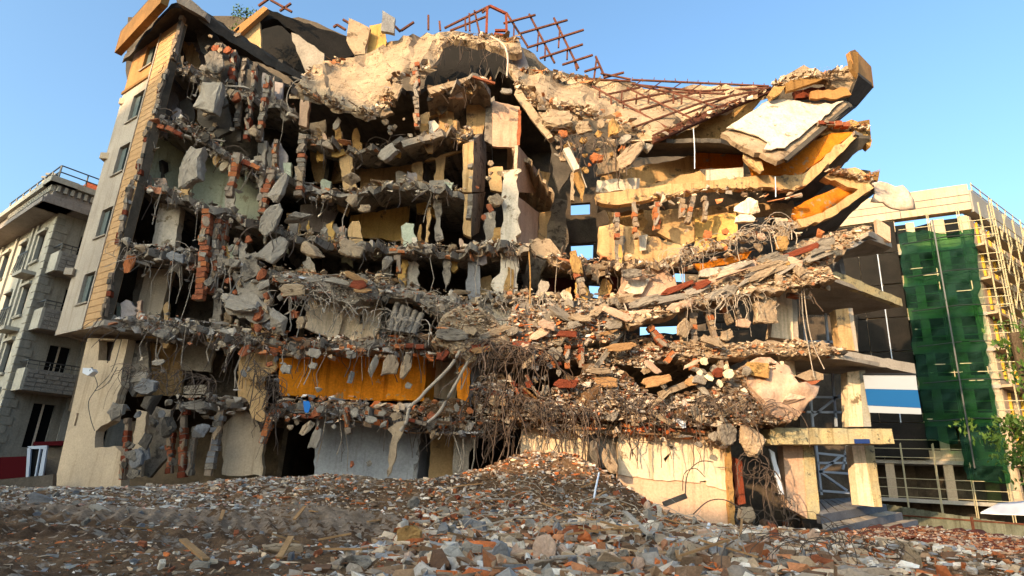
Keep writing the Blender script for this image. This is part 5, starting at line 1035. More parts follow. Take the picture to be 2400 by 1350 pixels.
named = [
 (492, 235, 66, 95, 22.3, 'light_concrete', 'big pale grey plaster block hanging in the upper left rooms', 0), (455, 395, 62, 112, 22.2, 'light_concrete', 'tall rounded slab of grey concrete in front of the mint green room', 8),
 (505, 150, 40, 62, 22.5, 'concrete', 'grey wedge of masonry under the torn left roof', -20), (598, 312, 36, 34, 22.4, 'tan_concrete', 'tan stone stuck between the upper brick piers', 20),
 (655, 440, 44, 80, 22.2, 'light_concrete', 'upper piece of the snapped concrete pillar leaning left', 12), (632, 512, 48, 90, 22.2, 'light_concrete', 'middle piece of the snapped concrete pillar, smooth and grey', 18), (640, 592, 50, 90, 22.2, 'light_concrete', 'lower piece of the snapped concrete pillar, above the third floor edge', 28),
 (700, 508, 72, 34, 22.2, 'concrete', 'flat angular slab poking out below the pillar pieces', -20), (736, 590, 76, 40, 22.1, 'tan_concrete', 'broad tan slab tilted down beneath the fourth floor edge', 22), (820, 585, 60, 44, 22.1, 'tan_concrete', 'pointed tan slab dangling right of the broad tilted one', 10),
 (820, 420, 48, 38, 22.3, 'tan_concrete', 'tan block lying on the fifth floor edge', 10), (912, 360, 42, 50, 22.2, 'light_concrete', 'pale block under the light beam, leaning right', 35), (826, 470, 32, 40, 22.2, 'tan_concrete', 'tan lump hanging under the fifth floor beside a wedge', 10), (856, 490, 34, 22, 22.2, 'tan_concrete', 'flat tan wedge under the fifth floor', 0),
 (905, 615, 26, 44, 22.2, 'concrete', 'slim grey block leaning on the third floor rubble', 35), (790, 290, 16, 34, 22.3, 'light_concrete', 'small pale post hanging in the black opening under the draped roof', 10), (925, 215, 30, 50, 22.2, 'tan_concrete', 'clump of mortar hanging below the edge of the draped roof', 10), (905, 265, 40, 26, 22.2, 'tan_concrete', 'lower mortar clump beneath the draped roof', -10),
 (940, 745, 70, 60, 22.6, 'concrete', 'ribbed grey slab lying tilted on the second floor', 20), (906, 705, 28, 26, 22.4, 'dark_concrete', 'small dark cube above the ribbed slab', 20), (560, 715, 100, 40, 22.1, 'light_concrete', 'long pale slab lying across the second floor wreckage', 14), (652, 750, 46, 84, 22.1, 'light_concrete', 'pale tongue of concrete sliding off the end of the long slab', -25),
 (914, 860, 40, 60, 22.1, 'tan_concrete', 'jagged stone hanging before the bright orange wall', 0), (952, 860, 28, 72, 22.1, 'tan_concrete', 'upright stone post hanging before the bright orange wall', 12), (873, 860, 22, 70, 22.2, 'light_concrete', 'ragged pale shard at the left part of the orange wall', 5), (822, 832, 24, 20, 22.2, 'light_concrete', 'pale pentagonal stone above the orange wall', 0), (822, 885, 14, 30, 23.0, 'blue_grey', 'oval grey stone in front of the orange wall', 10), (958, 904, 20, 16, 22.3, 'light_concrete', 'pale stone at the foot of the orange wall', 10),
 (670, 865, 28, 26, 22.1, 'light_concrete', 'pale block dangling at the left end of the orange wall', 0), (735, 858, 24, 18, 22.1, 'light_concrete', 'stone tied up in loose bars before the orange wall', 20), (738, 828, 32, 22, 22.2, 'light_concrete', 'pale block under the slab above the orange wall', 10),
 (345, 905, 66, 40, 22.0, 'blue_grey', 'bulky blue grey lump at the torn corner over the ground floor', 0), (330, 885, 50, 26, 22.0, 'light_concrete', 'pale capping stone on the blue grey lump', -8), (360, 950, 60, 60, 22.2, 'dark_concrete', 'black sooty mass below the blue grey lump', 0), (322, 1075, 32, 46, 22.2, 'blue_grey', 'dark rounded block at the foot of the torn left corner', 0), (272, 965, 40, 44, 22.1, 'light_concrete', 'grey stone at the torn edge of the lower left wall', 0), (398, 1000, 40, 60, 22.4, 'dark_concrete', 'dark hanging lump over the charred brick piers', 5),
 (452, 950, 60, 26, 22.2, 'concrete', 'flat grey plate under the first floor stub', -5), (468, 1012, 50, 40, 22.2, 'blue_grey', 'angular grey plate resting on the leaning posts', -20), (372, 850, 34, 16, 22.2, 'light_concrete', 'small slab tip among the wires on the left', 0), (380, 785, 44, 36, 22.2, 'concrete', 'grey knot of concrete under the second floor edge at left', 0),
 (298, 568, 34, 26, 22.2, 'light_concrete', 'pale stone on the third floor at the left edge', 0), (328, 582, 28, 22, 22.2, 'tan_concrete', 'tan stone right of the pale one on the left edge', 0), (302, 620, 28, 50, 22.3, 'brick_orange', 'brick lump hanging under the third floor at the left edge', 0), (412, 602, 50, 26, 22.2, 'blue_grey', 'blue grey slab piece under the third floor at left', 10),
 (1310, 284, 84, 56, 22.4, 'tan_concrete', 'cracked plate of screed sagging below the right roof', 5), (1478, 362, 44, 96, 22.1, 'tan_concrete', 'big pale boulder leaning over the beige balcony edge', 38), (1520, 350, 34, 30, 22.3, 'light_concrete', 'stack of pale slab pieces beside the leaning boulder', 10), (1440, 300, 34, 52, 22.3, 'ochre', 'ochre lump under the sagging roof plate', 0), (1368, 300, 40, 34, 22.3, 'tan_concrete', 'squarish tan block under the sagging roof plate', 0), (1408, 292, 18, 24, 22.2, 'tan_concrete', 'small tan block beside the squarish one', 0),
 (1396, 372, 36, 28, 22.3, 'brick_orange', 'orange stone right of the white and red post', 10), (1768, 382, 34, 66, 22.4, 'tan_wall', 'beige column stump tipped over on the orange balcony', -32), (1750, 485, 60, 62, 22.4, 'cream', 'large cream boulder on the fourth floor balcony', 0), (1745, 515, 50, 26, 22.3, 'cream', 'layered cream blocks under the large boulder', 0), (1832, 572, 32, 40, 22.1, 'ochre', 'yellow drum shaped block half buried in the slope', 0), (1838, 552, 28, 32, 22.2, 'tan_concrete', 'tan stone just above the yellow drum', 20),
 (1858, 618, 40, 32, 22.0, 'pinkish', 'pinkish stone on the brown debris slope', 10), (1788, 720, 60, 90, 22.4, 'tan_concrete', 'big cracked tan slab standing at the end of the brown slope', 5), (1604, 770, 40, 46, 22.1, 'tan_concrete', 'split tan stone behind the sloping piers', 20), (1655, 802, 28, 40, 22.2, 'tan_concrete', 'oval tan stone among the sloping piers', 0), (1704, 786, 36, 28, 22.2, 'tan_concrete', 'flat topped tan block right of the sloping piers', -10), (1742, 758, 36, 22, 22.2, 'pinkish', 'pink triangular stone below the cracked tan slab', 0),
 (1862, 930, 110, 44, 21.9, 'pinkish', 'pointed pink concrete beak at the right of the cream bulge', -25), (1770, 868, 60, 40, 21.8, 'ochre', 'brownish top of the cream bulge', 0), (1762, 1035, 66, 84, 22.0, 'tan_concrete', 'fat tan boulder hanging above the dark stair hole', 0), (1702, 1018, 44, 52, 21.8, 'concrete', 'grey brown boulder left of the fat tan one', 0), (1672, 1022, 26, 30, 21.8, 'concrete', 'small grey boulder at the end of the brick lintel', 0), (1636, 1042, 26, 18, 21.9, 'concrete', 'round concrete stub on top of the cream wall', 0),
 (1424, 1082, 34, 66, 22.2, 'tan_concrete', 'broken tan pillar stump leaning on the cream wall', -25), (1392, 1060, 24, 70, 22.3, 'concrete', 'dark grey stub between the two cream walls', 0), (1386, 1092, 14, 14, 21.9, 'brick_orange', 'orange brick at the foot of the dark stub', 0), (1748, 1205, 50, 46, 21.6, 'tan_concrete', 'tan slab leaning at the right foot of the cream wall', 10), (1432, 1140, 50, 30, 21.4, 'concrete', 'brown grey block below the leaning stump', 0),
 (1345, 755, 44, 22, 22.2, 'white_plaster', 'stack of white tiles on the central heap', 0), (1302, 770, 26, 60, 22.2, 'concrete', 'smooth grey wedge leaning on the central heap', -30), (1165, 940, 46, 30, 21.9, 'tan_concrete', 'flat tan slab on the first floor centre', -8), (1188, 215, 34, 16, 22.6, 'light_concrete', 'small pale disc of concrete hanging over the centre', 0), (1350, 620, 26, 50, 22.2, 'ochre', 'ochre plank shaped lump at the centre window', -20), (1162, 470, 36, 34, 22.6, 'tan_concrete', 'tan block wedged beside the peeling white pillar', 20), (760, 540, 14, 16, 22.2, 'light_concrete', 'tiny pale stone on the fourth floor edge', 20),
 (1470, 700, 50, 24, 22.4, 'tan_concrete', 'tan block lying below the pink wall panel', 0), (1480, 642, 50, 24, 22.6, 'concrete', 'grey brown slab crumpled above the pink wall panel', -8), (1512, 870, 26, 16, 22.1, 'tan_concrete', 'brown stone in the dark gap above the diagonal beam', 0), (1548, 850, 70, 26, 23.4, 'tan_concrete', 'broad tan stump behind the brick stubs on the right', 0),
 (718, 1004, 24, 44, 21.9, 'tan_concrete', 'tan flake hanging over the dark garage opening', 30), (740, 1030, 26, 60, 22.0, 'light_concrete', 'pale fluted piece hanging in the dark garage opening', 12), (870, 984, 30, 18, 21.9, 'light_concrete', 'pale lump left of the white ones on the first floor edge', 15), (896, 968, 26, 16, 21.9, 'light_concrete', 'pale lump, upper middle of those on the first floor edge', -10), (902, 995, 30, 16, 21.9, 'light_concrete', 'pale lump, lower middle of those on the first floor edge', -30), (928, 976, 28, 18, 21.9, 'tan_concrete', 'tan lump, right of those on the first floor edge', -15), (1020, 940, 18, 12, 21.9, 'brick_orange', 'orange brick lying on the dark earth by the white pipes', 0), (826, 1088, 12, 20, 22.2, 'brick', 'brick dangling before the slate blue wall', 0), (866, 1086, 16, 14, 22.2, 'concrete', 'grey stone dangling before the slate blue wall', -30)]
tag(panel('bulging_slab', [(1748, 852, 22), (1772, 840, 22), (1806, 836, 22), (1850, 858, 22), (1872, 898, 21.6), (1925, 902, 21.9), (1908, 934, 21.8), (1884, 962, 21.9), (1852, 990, 22), (1806, 968, 21.7), (1782, 930, 21.6), (1756, 900, 21.8), (1740, 872, 22)], 0, .35, 'pinkish', None, amp=2.5, grid=9, relief=.12, drape=True), 'huge pale cream slab bulging out over the first floor', 'concrete slab')
for cx_, cy_, w_, h_, Y_, m_, lb, rot in named: ck(cx_, cy_, w_, h_, Y_, m_, lb, rot=rot)
# smaller lumps hanging about, by zone; alike ones share a label and a group
zones = [((470, 70, 560, 330), 26, 22.6, ('concrete', 'dark_concrete', 'light_concrete', 'tan_concrete', 'brick'), 'small sooty lump hanging in the upper left rooms among the brick piers', (8, 30)),
 ((560, 640, 720, 900), 40, 22.1, ('light_concrete', 'concrete', 'blue_grey', 'tan_concrete', 'brick'), 'small grey lump caught in the wreckage left of the cream wall', (8, 28)),
 ((280, 880, 420, 1110), 22, 22.1, ('dark_concrete', 'blue_grey', 'concrete'), 'small blackened lump at the torn left corner above the ground', (8, 28)),
 ((470, 560, 620, 700), 22, 22.3, ('light_concrete', 'concrete', 'brick', 'tan_concrete'), 'small grey lump around the feet of the red brick piers', (8, 22)),
 ((1290, 290, 1480, 400), 34, 22.3, ('tan_concrete', 'tan_concrete', 'ochre', 'light_concrete', 'brick_orange'), 'small tan lump dangling under the sagging right roof', (8, 24)),
 ((1110, 380, 1220, 580), 16, 22.5, ('tan_concrete', 'white_plaster', 'brick'), 'small mortar lump on the peeling central pillar', (6, 16)),
 ((1120, 800, 1320, 930), 30, 21.9, ('blue_grey', 'concrete', 'tan_concrete', 'brick_dark'), 'small lump in the tangled wires at the centre', (8, 22)),
 ((1600, 540, 1960, 700), 34, 22.0, ('tan_concrete', 'pinkish', 'tan_concrete', 'ochre', 'brick_orange'), 'small tan lump on the brown debris slope', (8, 26)),
 ((900, 150, 1000, 320), 16, 22.3, ('tan_concrete', 'concrete', 'tan_concrete'), 'small mortar lump below the draped roof edge', (8, 20)),
 ((1620, 840, 1760, 1010), 24, 21.6, ('tan_concrete', 'concrete', 'cream'), 'small lump on the bulge above the first floor at right', (8, 28)),
 ((640, 950, 1210, 1010), 26, 21.9, ('light_concrete', 'tan_concrete', 'brick', 'brick_orange'), 'small lump along the first floor edge', (8, 20))]
for (x0, y0, x1, y1), n_, Y_, ms, lb, (s0, s1) in zones:
    for i in range(n_):
        for _ in range(60):
            a = random.uniform(s0, s1); h_ = a * random.uniform(.6, 1.6); px, py = random.uniform(x0, x1), random.uniform(y0, y1); m_ = random.choice(ms); lb_ = lump_label(px, py, a, h_, m_, 'lump')
            if lb_ not in USED and len(lb_.split()) <= 16: break
        USED.add(lb_); ck(px, py, a, h_, Y_ + random.uniform(-.1, .5), m_, lb_, group=lb.replace('small ', '').replace('lump', 'lumps'), rot=random.uniform(-60, 60), name='masonry_lump', cat='lump')
for i in range(40):
    t = random.random(); px, py = 1470 + 470 * t + random.uniform(-15, 15), 735 - 160 * t + random.uniform(-25, 30); w_ = random.uniform(50, 120); h_ = random.uniform(10, 22); m_ = random.choice(('tan_concrete', 'tan_concrete', 'tan_concrete', 'concrete', 'concrete', 'pinkish', 'light_concrete', 'brick_dark')); lb_ = f"{'long' if w_ > 85 else 'short'} {MCOL[m_]} slab sheet {near(px, py)}"
    if lb_ in USED or len(lb_.split()) > 16: continue
    for _ in range(1): USED.add(lb_); ck(px, py, w_, h_, 21.9 + random.uniform(-.1, .1), m_, lb_, group='sheets of slab along the brown slope', rot=random.uniform(-34, -12), name='slab_sheet', cat='slab', plate=True)
for x0, y0, x1, y1, n_, rr_ in ((1120, 800, 1720, 985, 26, (-50, 50)), (1010, 740, 1200, 850, 10, (-50, 20)), (640, 650, 900, 690, 8, (-10, 20)), (1200, 715, 1460, 800, 14, (-40, 30))):
    for i in range(n_):
        px, py = random.uniform(x0, x1), random.uniform(y0, y1); w_ = random.uniform(30, 80); h_ = random.uniform(10, 30); m_ = random.choice(('tan_concrete', 'concrete', 'light_concrete', 'concrete', 'tan_concrete', 'wood', 'pinkish', 'brick_dark'))
        MCOL['wood'] = 'brown'; lb_ = f"{'long' if w_ > 55 else 'short'} {MCOL[m_]} flat fragment {near(px, py)}"
        if lb_ in USED or len(lb_.split()) > 16: continue
        USED.add(lb_); ck(px, py, w_, h_, 21.9 + random.uniform(-.2, .1), m_, lb_, group='flat fragments in the heaps on the floors', rot=random.uniform(*rr_), name='flat_fragment', cat='fragment', plate=True)
# rounded lumps on the ground: the biggest of the heap one by one
gr = [((0, 1150, 420, 1235), 45, ('blue_grey', 'light_concrete', 'concrete', 'light_concrete'), 'pale stone in the grey rubble at the left', (10, 34), 'stone', 'stones in the grey rubble at the left'),
 ((300, 1240, 950, 1345), 50, ('light_concrete', 'blue_grey', 'concrete', 'brick', 'white_plaster'), 'stone lying on the dark soil in front', (10, 34), 'stone', 'stones on the dark soil'),
 ((940, 1190, 1750, 1350), 95, ('concrete', 'tan_concrete', 'light_concrete', 'pinkish', 'blue_grey', 'white_plaster'), 'concrete block in the mixed heap before the cream wall', (16, 58), 'concrete_block', 'concrete blocks before the cream wall'),
 ((900, 1150, 1700, 1350), 60, ('brick', 'brick_orange', 'brick', 'brick_dark'), 'broken red brick in the mixed heap before the cream wall', (12, 36), 'broken_brick', 'broken bricks before the cream wall'),
 ((1750, 1200, 2150, 1350), 34, ('concrete', 'tan_concrete', 'pinkish', 'brick'), 'block under the rusty wires at the lower right', (14, 50), 'concrete_block', 'blocks under the rusty wires')]
for (x0, y0, x1, y1), n_, ms, lb, (s0, s1), nm_, gp in gr:
    for i in range(n_):
        for _ in range(60):
            px, py = random.uniform(x0, x1), random.uniform(y0, y1); a = s0 + (s1 - s0) * random.random() ** 1.15 * (.4 + .6 * (py - 1150) / 200); h_ = a * random.uniform(.55, 1); m_ = random.choice(ms)
            lb_ = lump_label(px, py, a, h_, m_, 'brick' if 'brick' in nm_ else 'stone' if nm_ == 'stone' else 'block')
            if lb_ not in USED and len(lb_.split()) <= 16: break
        USED.add(lb_); q = GP(px, py); o = ck(px, py, a, h_, q.y, m_, lb_, group=gp, rot=random.uniform(-40, 40), name=nm_, cat='brick' if 'brick' in nm_ else 'stone')
        o.location = q + Vector((0, 0, o.scale[2] * .22)); o.rotation_euler.z = random.uniform(0, 3)
for px, py, w_, h_, m_, lb in ((960, 1282, 60, 60, 'ochre', 'brown square block in the front of the heap'), (1098, 1310, 64, 50, 'light_concrete', 'pale cube with a broken top at the front'), (1022, 1338, 44, 56, 'cream', 'cream lump with orange stains at the bottom edge'), (1170, 1325, 50, 70, 'blue_grey', 'blue grey slab standing at the bottom edge'), (1275, 1315, 62, 66, 'pinkish', 'pinkish grey boulder at the bottom, left of the long rods'),
        (1532, 1322, 26, 46, 'blue_grey', 'light blue grey block on end in the heap'), (1740, 1338, 50, 36, 'white_plaster', 'cream white square stone near the bottom right'), (1096, 1240, 34, 34, 'blue_grey', 'blue and orange painted block in the heap'), (1088, 1212, 34, 30, 'light_concrete', 'rounded pale stone on the painted block'), (1230, 1232, 26, 22, 'brick_orange', 'bright orange stone beside a pale pointed one'), (1248, 1240, 40, 30, 'light_concrete', 'pale pointed stone in the middle of the heap'),
        (1510, 1188, 18, 26, 'brick_dark', 'dark red upright brick below the cream wall'), (1600, 1194, 34, 20, 'brick', 'red rounded brick at the foot of the cream wall'), (2140, 1330, 42, 60, 'tan_concrete', 'smooth tan pillar end in the pit at lower right'), (2120, 1290, 44, 26, 'tan_concrete', 'tan cap stone over the pit at lower right'), (1930, 1332, 70, 30, 'brick', 'brown red beam end lying at lower right'),
        (660, 1300, 110, 34, 'tan_concrete', 'broad tan slab lying flat on the dark soil at the bottom'), (830, 1335, 90, 40, 'concrete', 'grey slab half buried at the bottom edge left of the heap'), (1420, 1338, 100, 44, 'concrete', 'large grey slab lying flat at the bottom edge below the rods'), (1620, 1318, 80, 34, 'pinkish', 'pinkish slab tilted in the front of the heap'), (1350, 1255, 74, 26, 'brick', 'reddish slab lying across the middle of the heap'), (1190, 1275, 80, 30, 'tan_concrete', 'tan slab lying in front of the bright orange stone'), (1860, 1345, 90, 40, 'concrete', 'grey slab at the bottom edge under the arched rod'), (230, 1200, 70, 24, 'light_concrete', 'pale slab left of the bent white pipe'), (90, 1180, 60, 26, 'blue_grey', 'blue grey slab on the rubble by the low black wall'), (470, 1335, 60, 26, 'light_concrete', 'pale slab on the dark soil at the bottom left'),
        (1545, 1215, 12, 40, 'white_plaster', 'white flake stuck upright in the heap'), (1815, 1262, 28, 26, 'brick', 'white and red stone by the rusty wires')):
    q = GP(px, min(py, 1348)); o = ck(px, py, w_, h_, q.y, m_, lb, rot=random.uniform(-15, 15)); o.location.z = q.z + o.scale[2] * .3
# ================================================================ crumbs
sl = lambda k: SL[k][0]
crumble(sl('L6'), 22.9, 'grey', 'grey crumbs along the sixth floor edge at left', 60, 1.2, .4)
crumble(sl('L5a')[:8], 22.8, 'grey', 'grey crumbs along the fifth floor edge at left', 90, 1.6, .5)
crumble(sl('L5a')[7:], 22.8, 'tan', 'tan crumbs along the fifth floor edge at the centre', 110, 1.4, .4)
crumble(sl('L5b'), 22.9, 'tan', 'crumbs along the sagging upper slab at the centre', 60, 1.2, .4, smax=.16)
crumble(sl('L5c'), 22.9, 'tan', 'crumbs on the topmost beam at the centre', 60, 1, .3, smax=.15)
crumble(sl('L4a')[:6], 22.7, 'grey', 'grey crumbs along the fourth floor edge at left', 90, 1.4, .4)
crumble(sl('L4a')[5:], 22.7, 'tan', 'tan crumbs along the fourth floor edge at the centre', 130, 1.5, .4)
crumble(sl('L4b'), 22.9, 'tan', 'tan crumbs along the fourth floor edge at right', 130, 1.5, .5)
crumble(sl('L3a')[:5], 22.6, 'grey', 'grey crumbs along the third floor edge at left', 170, 1.6, .5, pile=.3)
crumble(sl('L3a')[4:9], 22.6, 'tan', 'thick crumbs along the third floor edge at the centre', 260, 1.8, .4, pile=.35)
crumble(sl('L3a')[8:], 22.6, 'tan', 'tan crumbs along the third floor edge at right', 220, 1.8, .5, pile=.4)
crumble(sl('L2a')[:4], 22.5, 'grey', 'grey crumbs along the second floor edge at left', 220, 1.8, .5, pile=.35)
crumble(sl('L2a')[3:], 22.5, 'mix', 'mixed crumbs along the second floor edge at the centre', 280, 1.8, .5, pile=.4)
crumble(sl('L1a'), 22.5, 'mix', 'mixed crumbs along the first floor edge', 240, 2, .5, pile=.35)
crumble(sl('L1b'), 22.5, 'mix', 'mixed crumbs above the cream walls', 300, 2.2, .4, pile=.6, smax=.3)
crumble(sl('L1c'), 23, 'grey', 'grey crumbs on the first floor stub at left', 120, 1.2, .5)
crumble([(690, 206, 21.9), (780, 236, 21.7), (860, 268, 21.8), (910, 235, 22.3), (940, 175, 23.6), (1020, 150, 25)], 0, 'tan', 'tan crumbs on the rim of the draped roof', 34, .6, .3, smax=.16, pile=.06)
crumble([(1210, 200, 23.4), (1330, 255, 22.7), (1470, 295, 22.5), (1530, 325, 22.3)], 0, 'tan', 'tan crumbs on the rim of the right roof', 60, .8, .6, smax=.2)
crumble([(1830, 180), (1990, 160)], 23.4, 'tan', 'orange crumbs on the roof tip at right', 40, .6, .1, smax=.12)
crumble([(1400, 474), (1560, 466), (1660, 448), (1800, 444), (1870, 450)], 22.8, 'tan', 'tan crumbs hanging under the beige balcony edge', 60, .5, .35)
crumble([(1600, 600), (1700, 575), (1800, 540), (1870, 520)], 22.8, 'tan', 'ochre crumbs below the yellow wall', 130, 1, .5, pile=.5)
crumble([(360, 282), (470, 318)], 22.6, 'grey', 'crumbs on the small balcony at upper left', 60, .8, .3)
shp = Scatter()
for pts, n in (([(700, 205, 21.9), (735, 168, 23.4), (800, 140, 24.8)], 26), ([(700, 210, 21.7), (780, 238, 21.5), (862, 268, 21.5)], 40), ([(865, 268, 21.7), (912, 240, 22.1), (935, 178, 23.3), (1010, 158, 24)], 50), ([(1040, 100, 25.5), (1100, 84, 25.5), (1215, 96, 24.8)], 40), ([(1205, 195, 23.6), (1262, 246, 22.8), (1382, 262, 22.6), (1480, 296, 22.4)], 60), ([(1230, 165, 25), (1400, 192, 25.6)], 40), ([(1540, 320, 22.2), (1790, 214, 24.3)], 40), ([(1815, 200, 23.4), (1990, 165, 23.2)], 60), ([(1925, 295, 23), (2035, 300, 23)], 30), ([(1940, 400, 23), (2040, 420, 23)], 40)):
    W = [P(*p) for p in pts]
    for i in range(n * 2):
        q = along(W, random.random()); shp.add((q.x + random.gauss(0, .1), q.y - .05 + random.gauss(0, .12), q.z + random.gauss(0, .07)), random.uniform(.08, .42), 'tan', random.choice((16, 17, 18, 3, 5)))
shp.build('rubble', 'flat shards along the broken rims of the roof and balconies')
# heaps: a cloud of crumbs over a solid mound
def mound(pts, Y, m, label, pal, n, smax=.25, relief=.16, amp=4, cat='debris', base=True):
    """a slope of packed debris: solid body plus crumbs over its face"""
    o = panel('debris_slope', pts, Y, .5, m, None, amp=amp, grid=13, relief=relief, ext=(0, .5, -.1))
    tag(o, label, cat, None, 'stuff'); src = [p if len(p) == 3 else (p[0], p[1], Y) for p in pts]; a = np.array(src, float); A = np.c_[np.ones(len(a)), a[:, 0], a[:, 1]]; k, *_ = np.linalg.lstsq(A, 1 / a[:, 2], rcond=None)
    s = Scatter(); x0, x1, y0, y1 = a[:, 0].min(), a[:, 0].max(), a[:, 1].min(), a[:, 1].max(); c = 0
    while c < n:
        x, y = random.uniform(x0, x1), random.uniform(y0, y1)
        if not inside(x, y, src): continue
        c += 1; q = P(x, y, 1 / (k[0] + k[1] * x + k[2] * y)); s.add((q.x, q.y - random.uniform(0, .15), q.z), .04 + (smax - .04) * random.random() ** 3, pal)
    s.build('rubble', 'crumbs over the ' + label)
mound([(1450, 745, 22.4), (1560, 690, 22.4), (1640, 660, 22.4), (1740, 615, 22.4), (1850, 580, 22.6), (1940, 548, 23), (2036, 530, 23.4), (2040, 548, 23), (1960, 600, 22), (1930, 640, 21.9), (1960, 655, 21.9), (1880, 672, 21.8), (1740, 690, 21.8), (1640, 712, 21.8), (1560, 738, 21.8), (1490, 765, 21.8)], 22.2, 'tan_concrete', 'long brown slope of packed debris rising to the upper right', 'tan', 2600, .3)
mound([(1020, 790), (1040, 740), (1090, 712), (1140, 730), (1180, 770), (1200, 830), (1100, 850), (1010, 800)], 22.0, 'tan_concrete', 'heap of fine rubble at the centre of the second floor', 'tan', 1300, .2)
mound([(1200, 720), (1300, 712), (1420, 720), (1470, 760), (1440, 800), (1300, 810), (1200, 830), (1190, 780)], 22.2, 'concrete', 'pale heap of tiles and rubble right of the centre', 'mix', 1200, .3)
mound([(1110, 900), (1150, 872), (1200, 905), (1250, 945), (1300, 905), (1360, 880), (1400, 852), (1450, 862), (1490, 905), (1540, 935), (1640, 915), (1700, 915), (1722, 1000), (1600, 1000), (1400, 985), (1220, 985), (1120, 990)], 22.2, 'soil', 'great mixed heap of bricks and rubble filling the first floor', 'heap', 5200, .36, .3, 6)
mound([(1130, 800), (1200, 805), (1330, 822), (1440, 812), (1560, 812), (1700, 815), (1640, 850), (1560, 838), (1500, 862), (1420, 850), (1340, 842), (1260, 850), (1190, 850), (1130, 870)], 22.5, 'tan_concrete', 'ragged rubble sagging off the second floor edge at the centre', 'heap', 2200, .3, .2, 6)
crumble([(1100, 802), (1200, 797), (1330, 806), (1480, 808), (1700, 815)], 22.7, 'tan', 'tan crumbs on the second floor edge right of the centre', 160, 1.2, .7, pile=.4)
mound([(1560, 800), (1700, 806), (1830, 800), (1880, 796), (1960, 812), (1990, 824), (1940, 835), (1760, 832), (1640, 845), (1560, 830)], 22.3, 'tan_concrete', 'tan rubble lying on the second floor edge at right', 'tan', 900, .25)
mound([(1640, 940), (1700, 880), (1760, 850), (1830, 850), (1850, 920), (1880, 960), (1850, 990), (1760, 1000), (1660, 1000)], 22.1, 'soil', 'bulge of earth and concrete over the first floor at right', 'heap', 1500, .3, .25)
mound([(640, 640), (760, 650), (870, 660), (890, 700), (820, 715), (720, 680), (660, 665)], 22.3, 'concrete', 'drape of crumbled concrete over the third floor edge', 'grey', 700, .2)
mound([(860, 655), (1010, 690), (1060, 700), (1090, 720), (1030, 745), (960, 700), (900, 690)], 22.4, 'concrete', 'crumbled concrete sagging over the third floor at the centre', 'grey', 500, .22)
mound([(1000, 930), (1100, 940), (1100, 985), (960, 970)], 22.4, 'soil', 'dark earth heaped on the first floor by the pipes', 'dark', 300, .15)
mound([(1960, 1245, 21.6), (2150, 1232, 21.6), (2420, 1262, 20), (2420, 1350, 16), (2340, 1330, 16), (2160, 1262, 20), (1990, 1262, 21)], 20, 'brick_dark', 'red bank of broken bricks at the right', 'red', 2200, .22, .12)
mound([(2240, 1240, 22), (2420, 1262, 21), (2420, 1312, 19), (2320, 1285, 20)], 20.5, 'sheet_white', 'patch of white plaster crumbs on the red bank', 'white', 600, .14, .08)
# ground crumbs
def ground_crumbs(x0, x1, y0, y1, n, pal, label, smin=.02, smax=.16, p=3):
    s = Scatter()
    for i in range(n):
        x, y = random.uniform(x0, x1), random.uniform(y0, y1); sz = smin + (smax - smin) * random.random() ** p
        if abs(x) > y * .95 + 1: continue
        z = float(gz(x, y)); s.add((x, y, z + sz * .15), sz, pal)
    s.build('rubble', label)
ground_crumbs(-21, -6, 16.2, 22.6, 10000, 'blue', 'fine grey rubble at the left foot of the ruin', smax=.22)
ground_crumbs(-19, -5, 12.5, 17.5, 3600, 'grey', 'scattered grit on the digger tracks', smax=.14)
ground_crumbs(-13, -1, 7.5, 17, 7000, 'dark', 'clods and grit on the dark soil', smax=.1)
ground_crumbs(-10, 0, 8, 13.5, 7500, 'mix', 'mixed rubble at the bottom left of centre', smax=.15)
ground_crumbs(-9, 3, 17.6, 22.5, 9000, 'mix', 'mixed rubble at the foot of the slate blue wall', smax=.2)
ground_crumbs(-2.5, 12, 7.6, 17.5, 36000, 'mix', 'mixed rubble covering the heap in front', .025, .34, 4)
ground_crumbs(-2.5, 12, 17, 22.4, 10000, 'mix', 'mixed rubble below the cream walls', smax=.24)
ground_crumbs(-1.5, 3.4, 19.5, 23, 2600, 'dark', 'dark earth and crumbs of the mound at the cream wall', smax=.14)
ground_crumbs(10.5, 21, 13, 20.5, 6500, 'red', 'brick crumbs on the ground at right', smax=.2)
ground_crumbs(-19, -1, 12.5, 18, 16000, 'grey', 'fine grit trodden into the tracks', .012, .06, 2)
ground_crumbs(-1, 11, 8, 12.5, 1500, 'mix', 'coarse lumps at the very front of the heap', .14, .5, 2)
# splinters of wood and metal
def splinters(n, x0, y0, x1, y1, m, label, lo=.3, hi=1.3, name='plank', cat='plank'):
    for i in range(n):
        for _ in range(60):
            px, py = random.uniform(x0, x1), random.uniform(y0, y1); L = random.uniform(lo, hi) / 2; lb_ = ('long ' if L > .45 else 'short ') + label + ' ' + near(px, py)
            if lb_ not in USED: break
        USED.add(lb_); q = GP(px, py); a = random.uniform(0, 3.14); t = random.gauss(0, .22); d = Vector((math.cos(a), math.sin(a), t)) * L; q.z += .1 + abs(t) * L
        px, py = px, py; tag(MB().bar(q - d, q + d, random.uniform(.04, .11), .03).build(name, m), lb_, cat, label + 's')
splinters(26, 950, 1150, 1750, 1340, 'wood', 'wooden splinter'); splinters(12, 1000, 1180, 1750, 1340, 'pale_cable', 'thin pale strip', .4, 1.6, 'metal_strip', 'metal strip'); splinters(10, 300, 1180, 900, 1330, 'wood', 'wooden splinter', .3, .9)
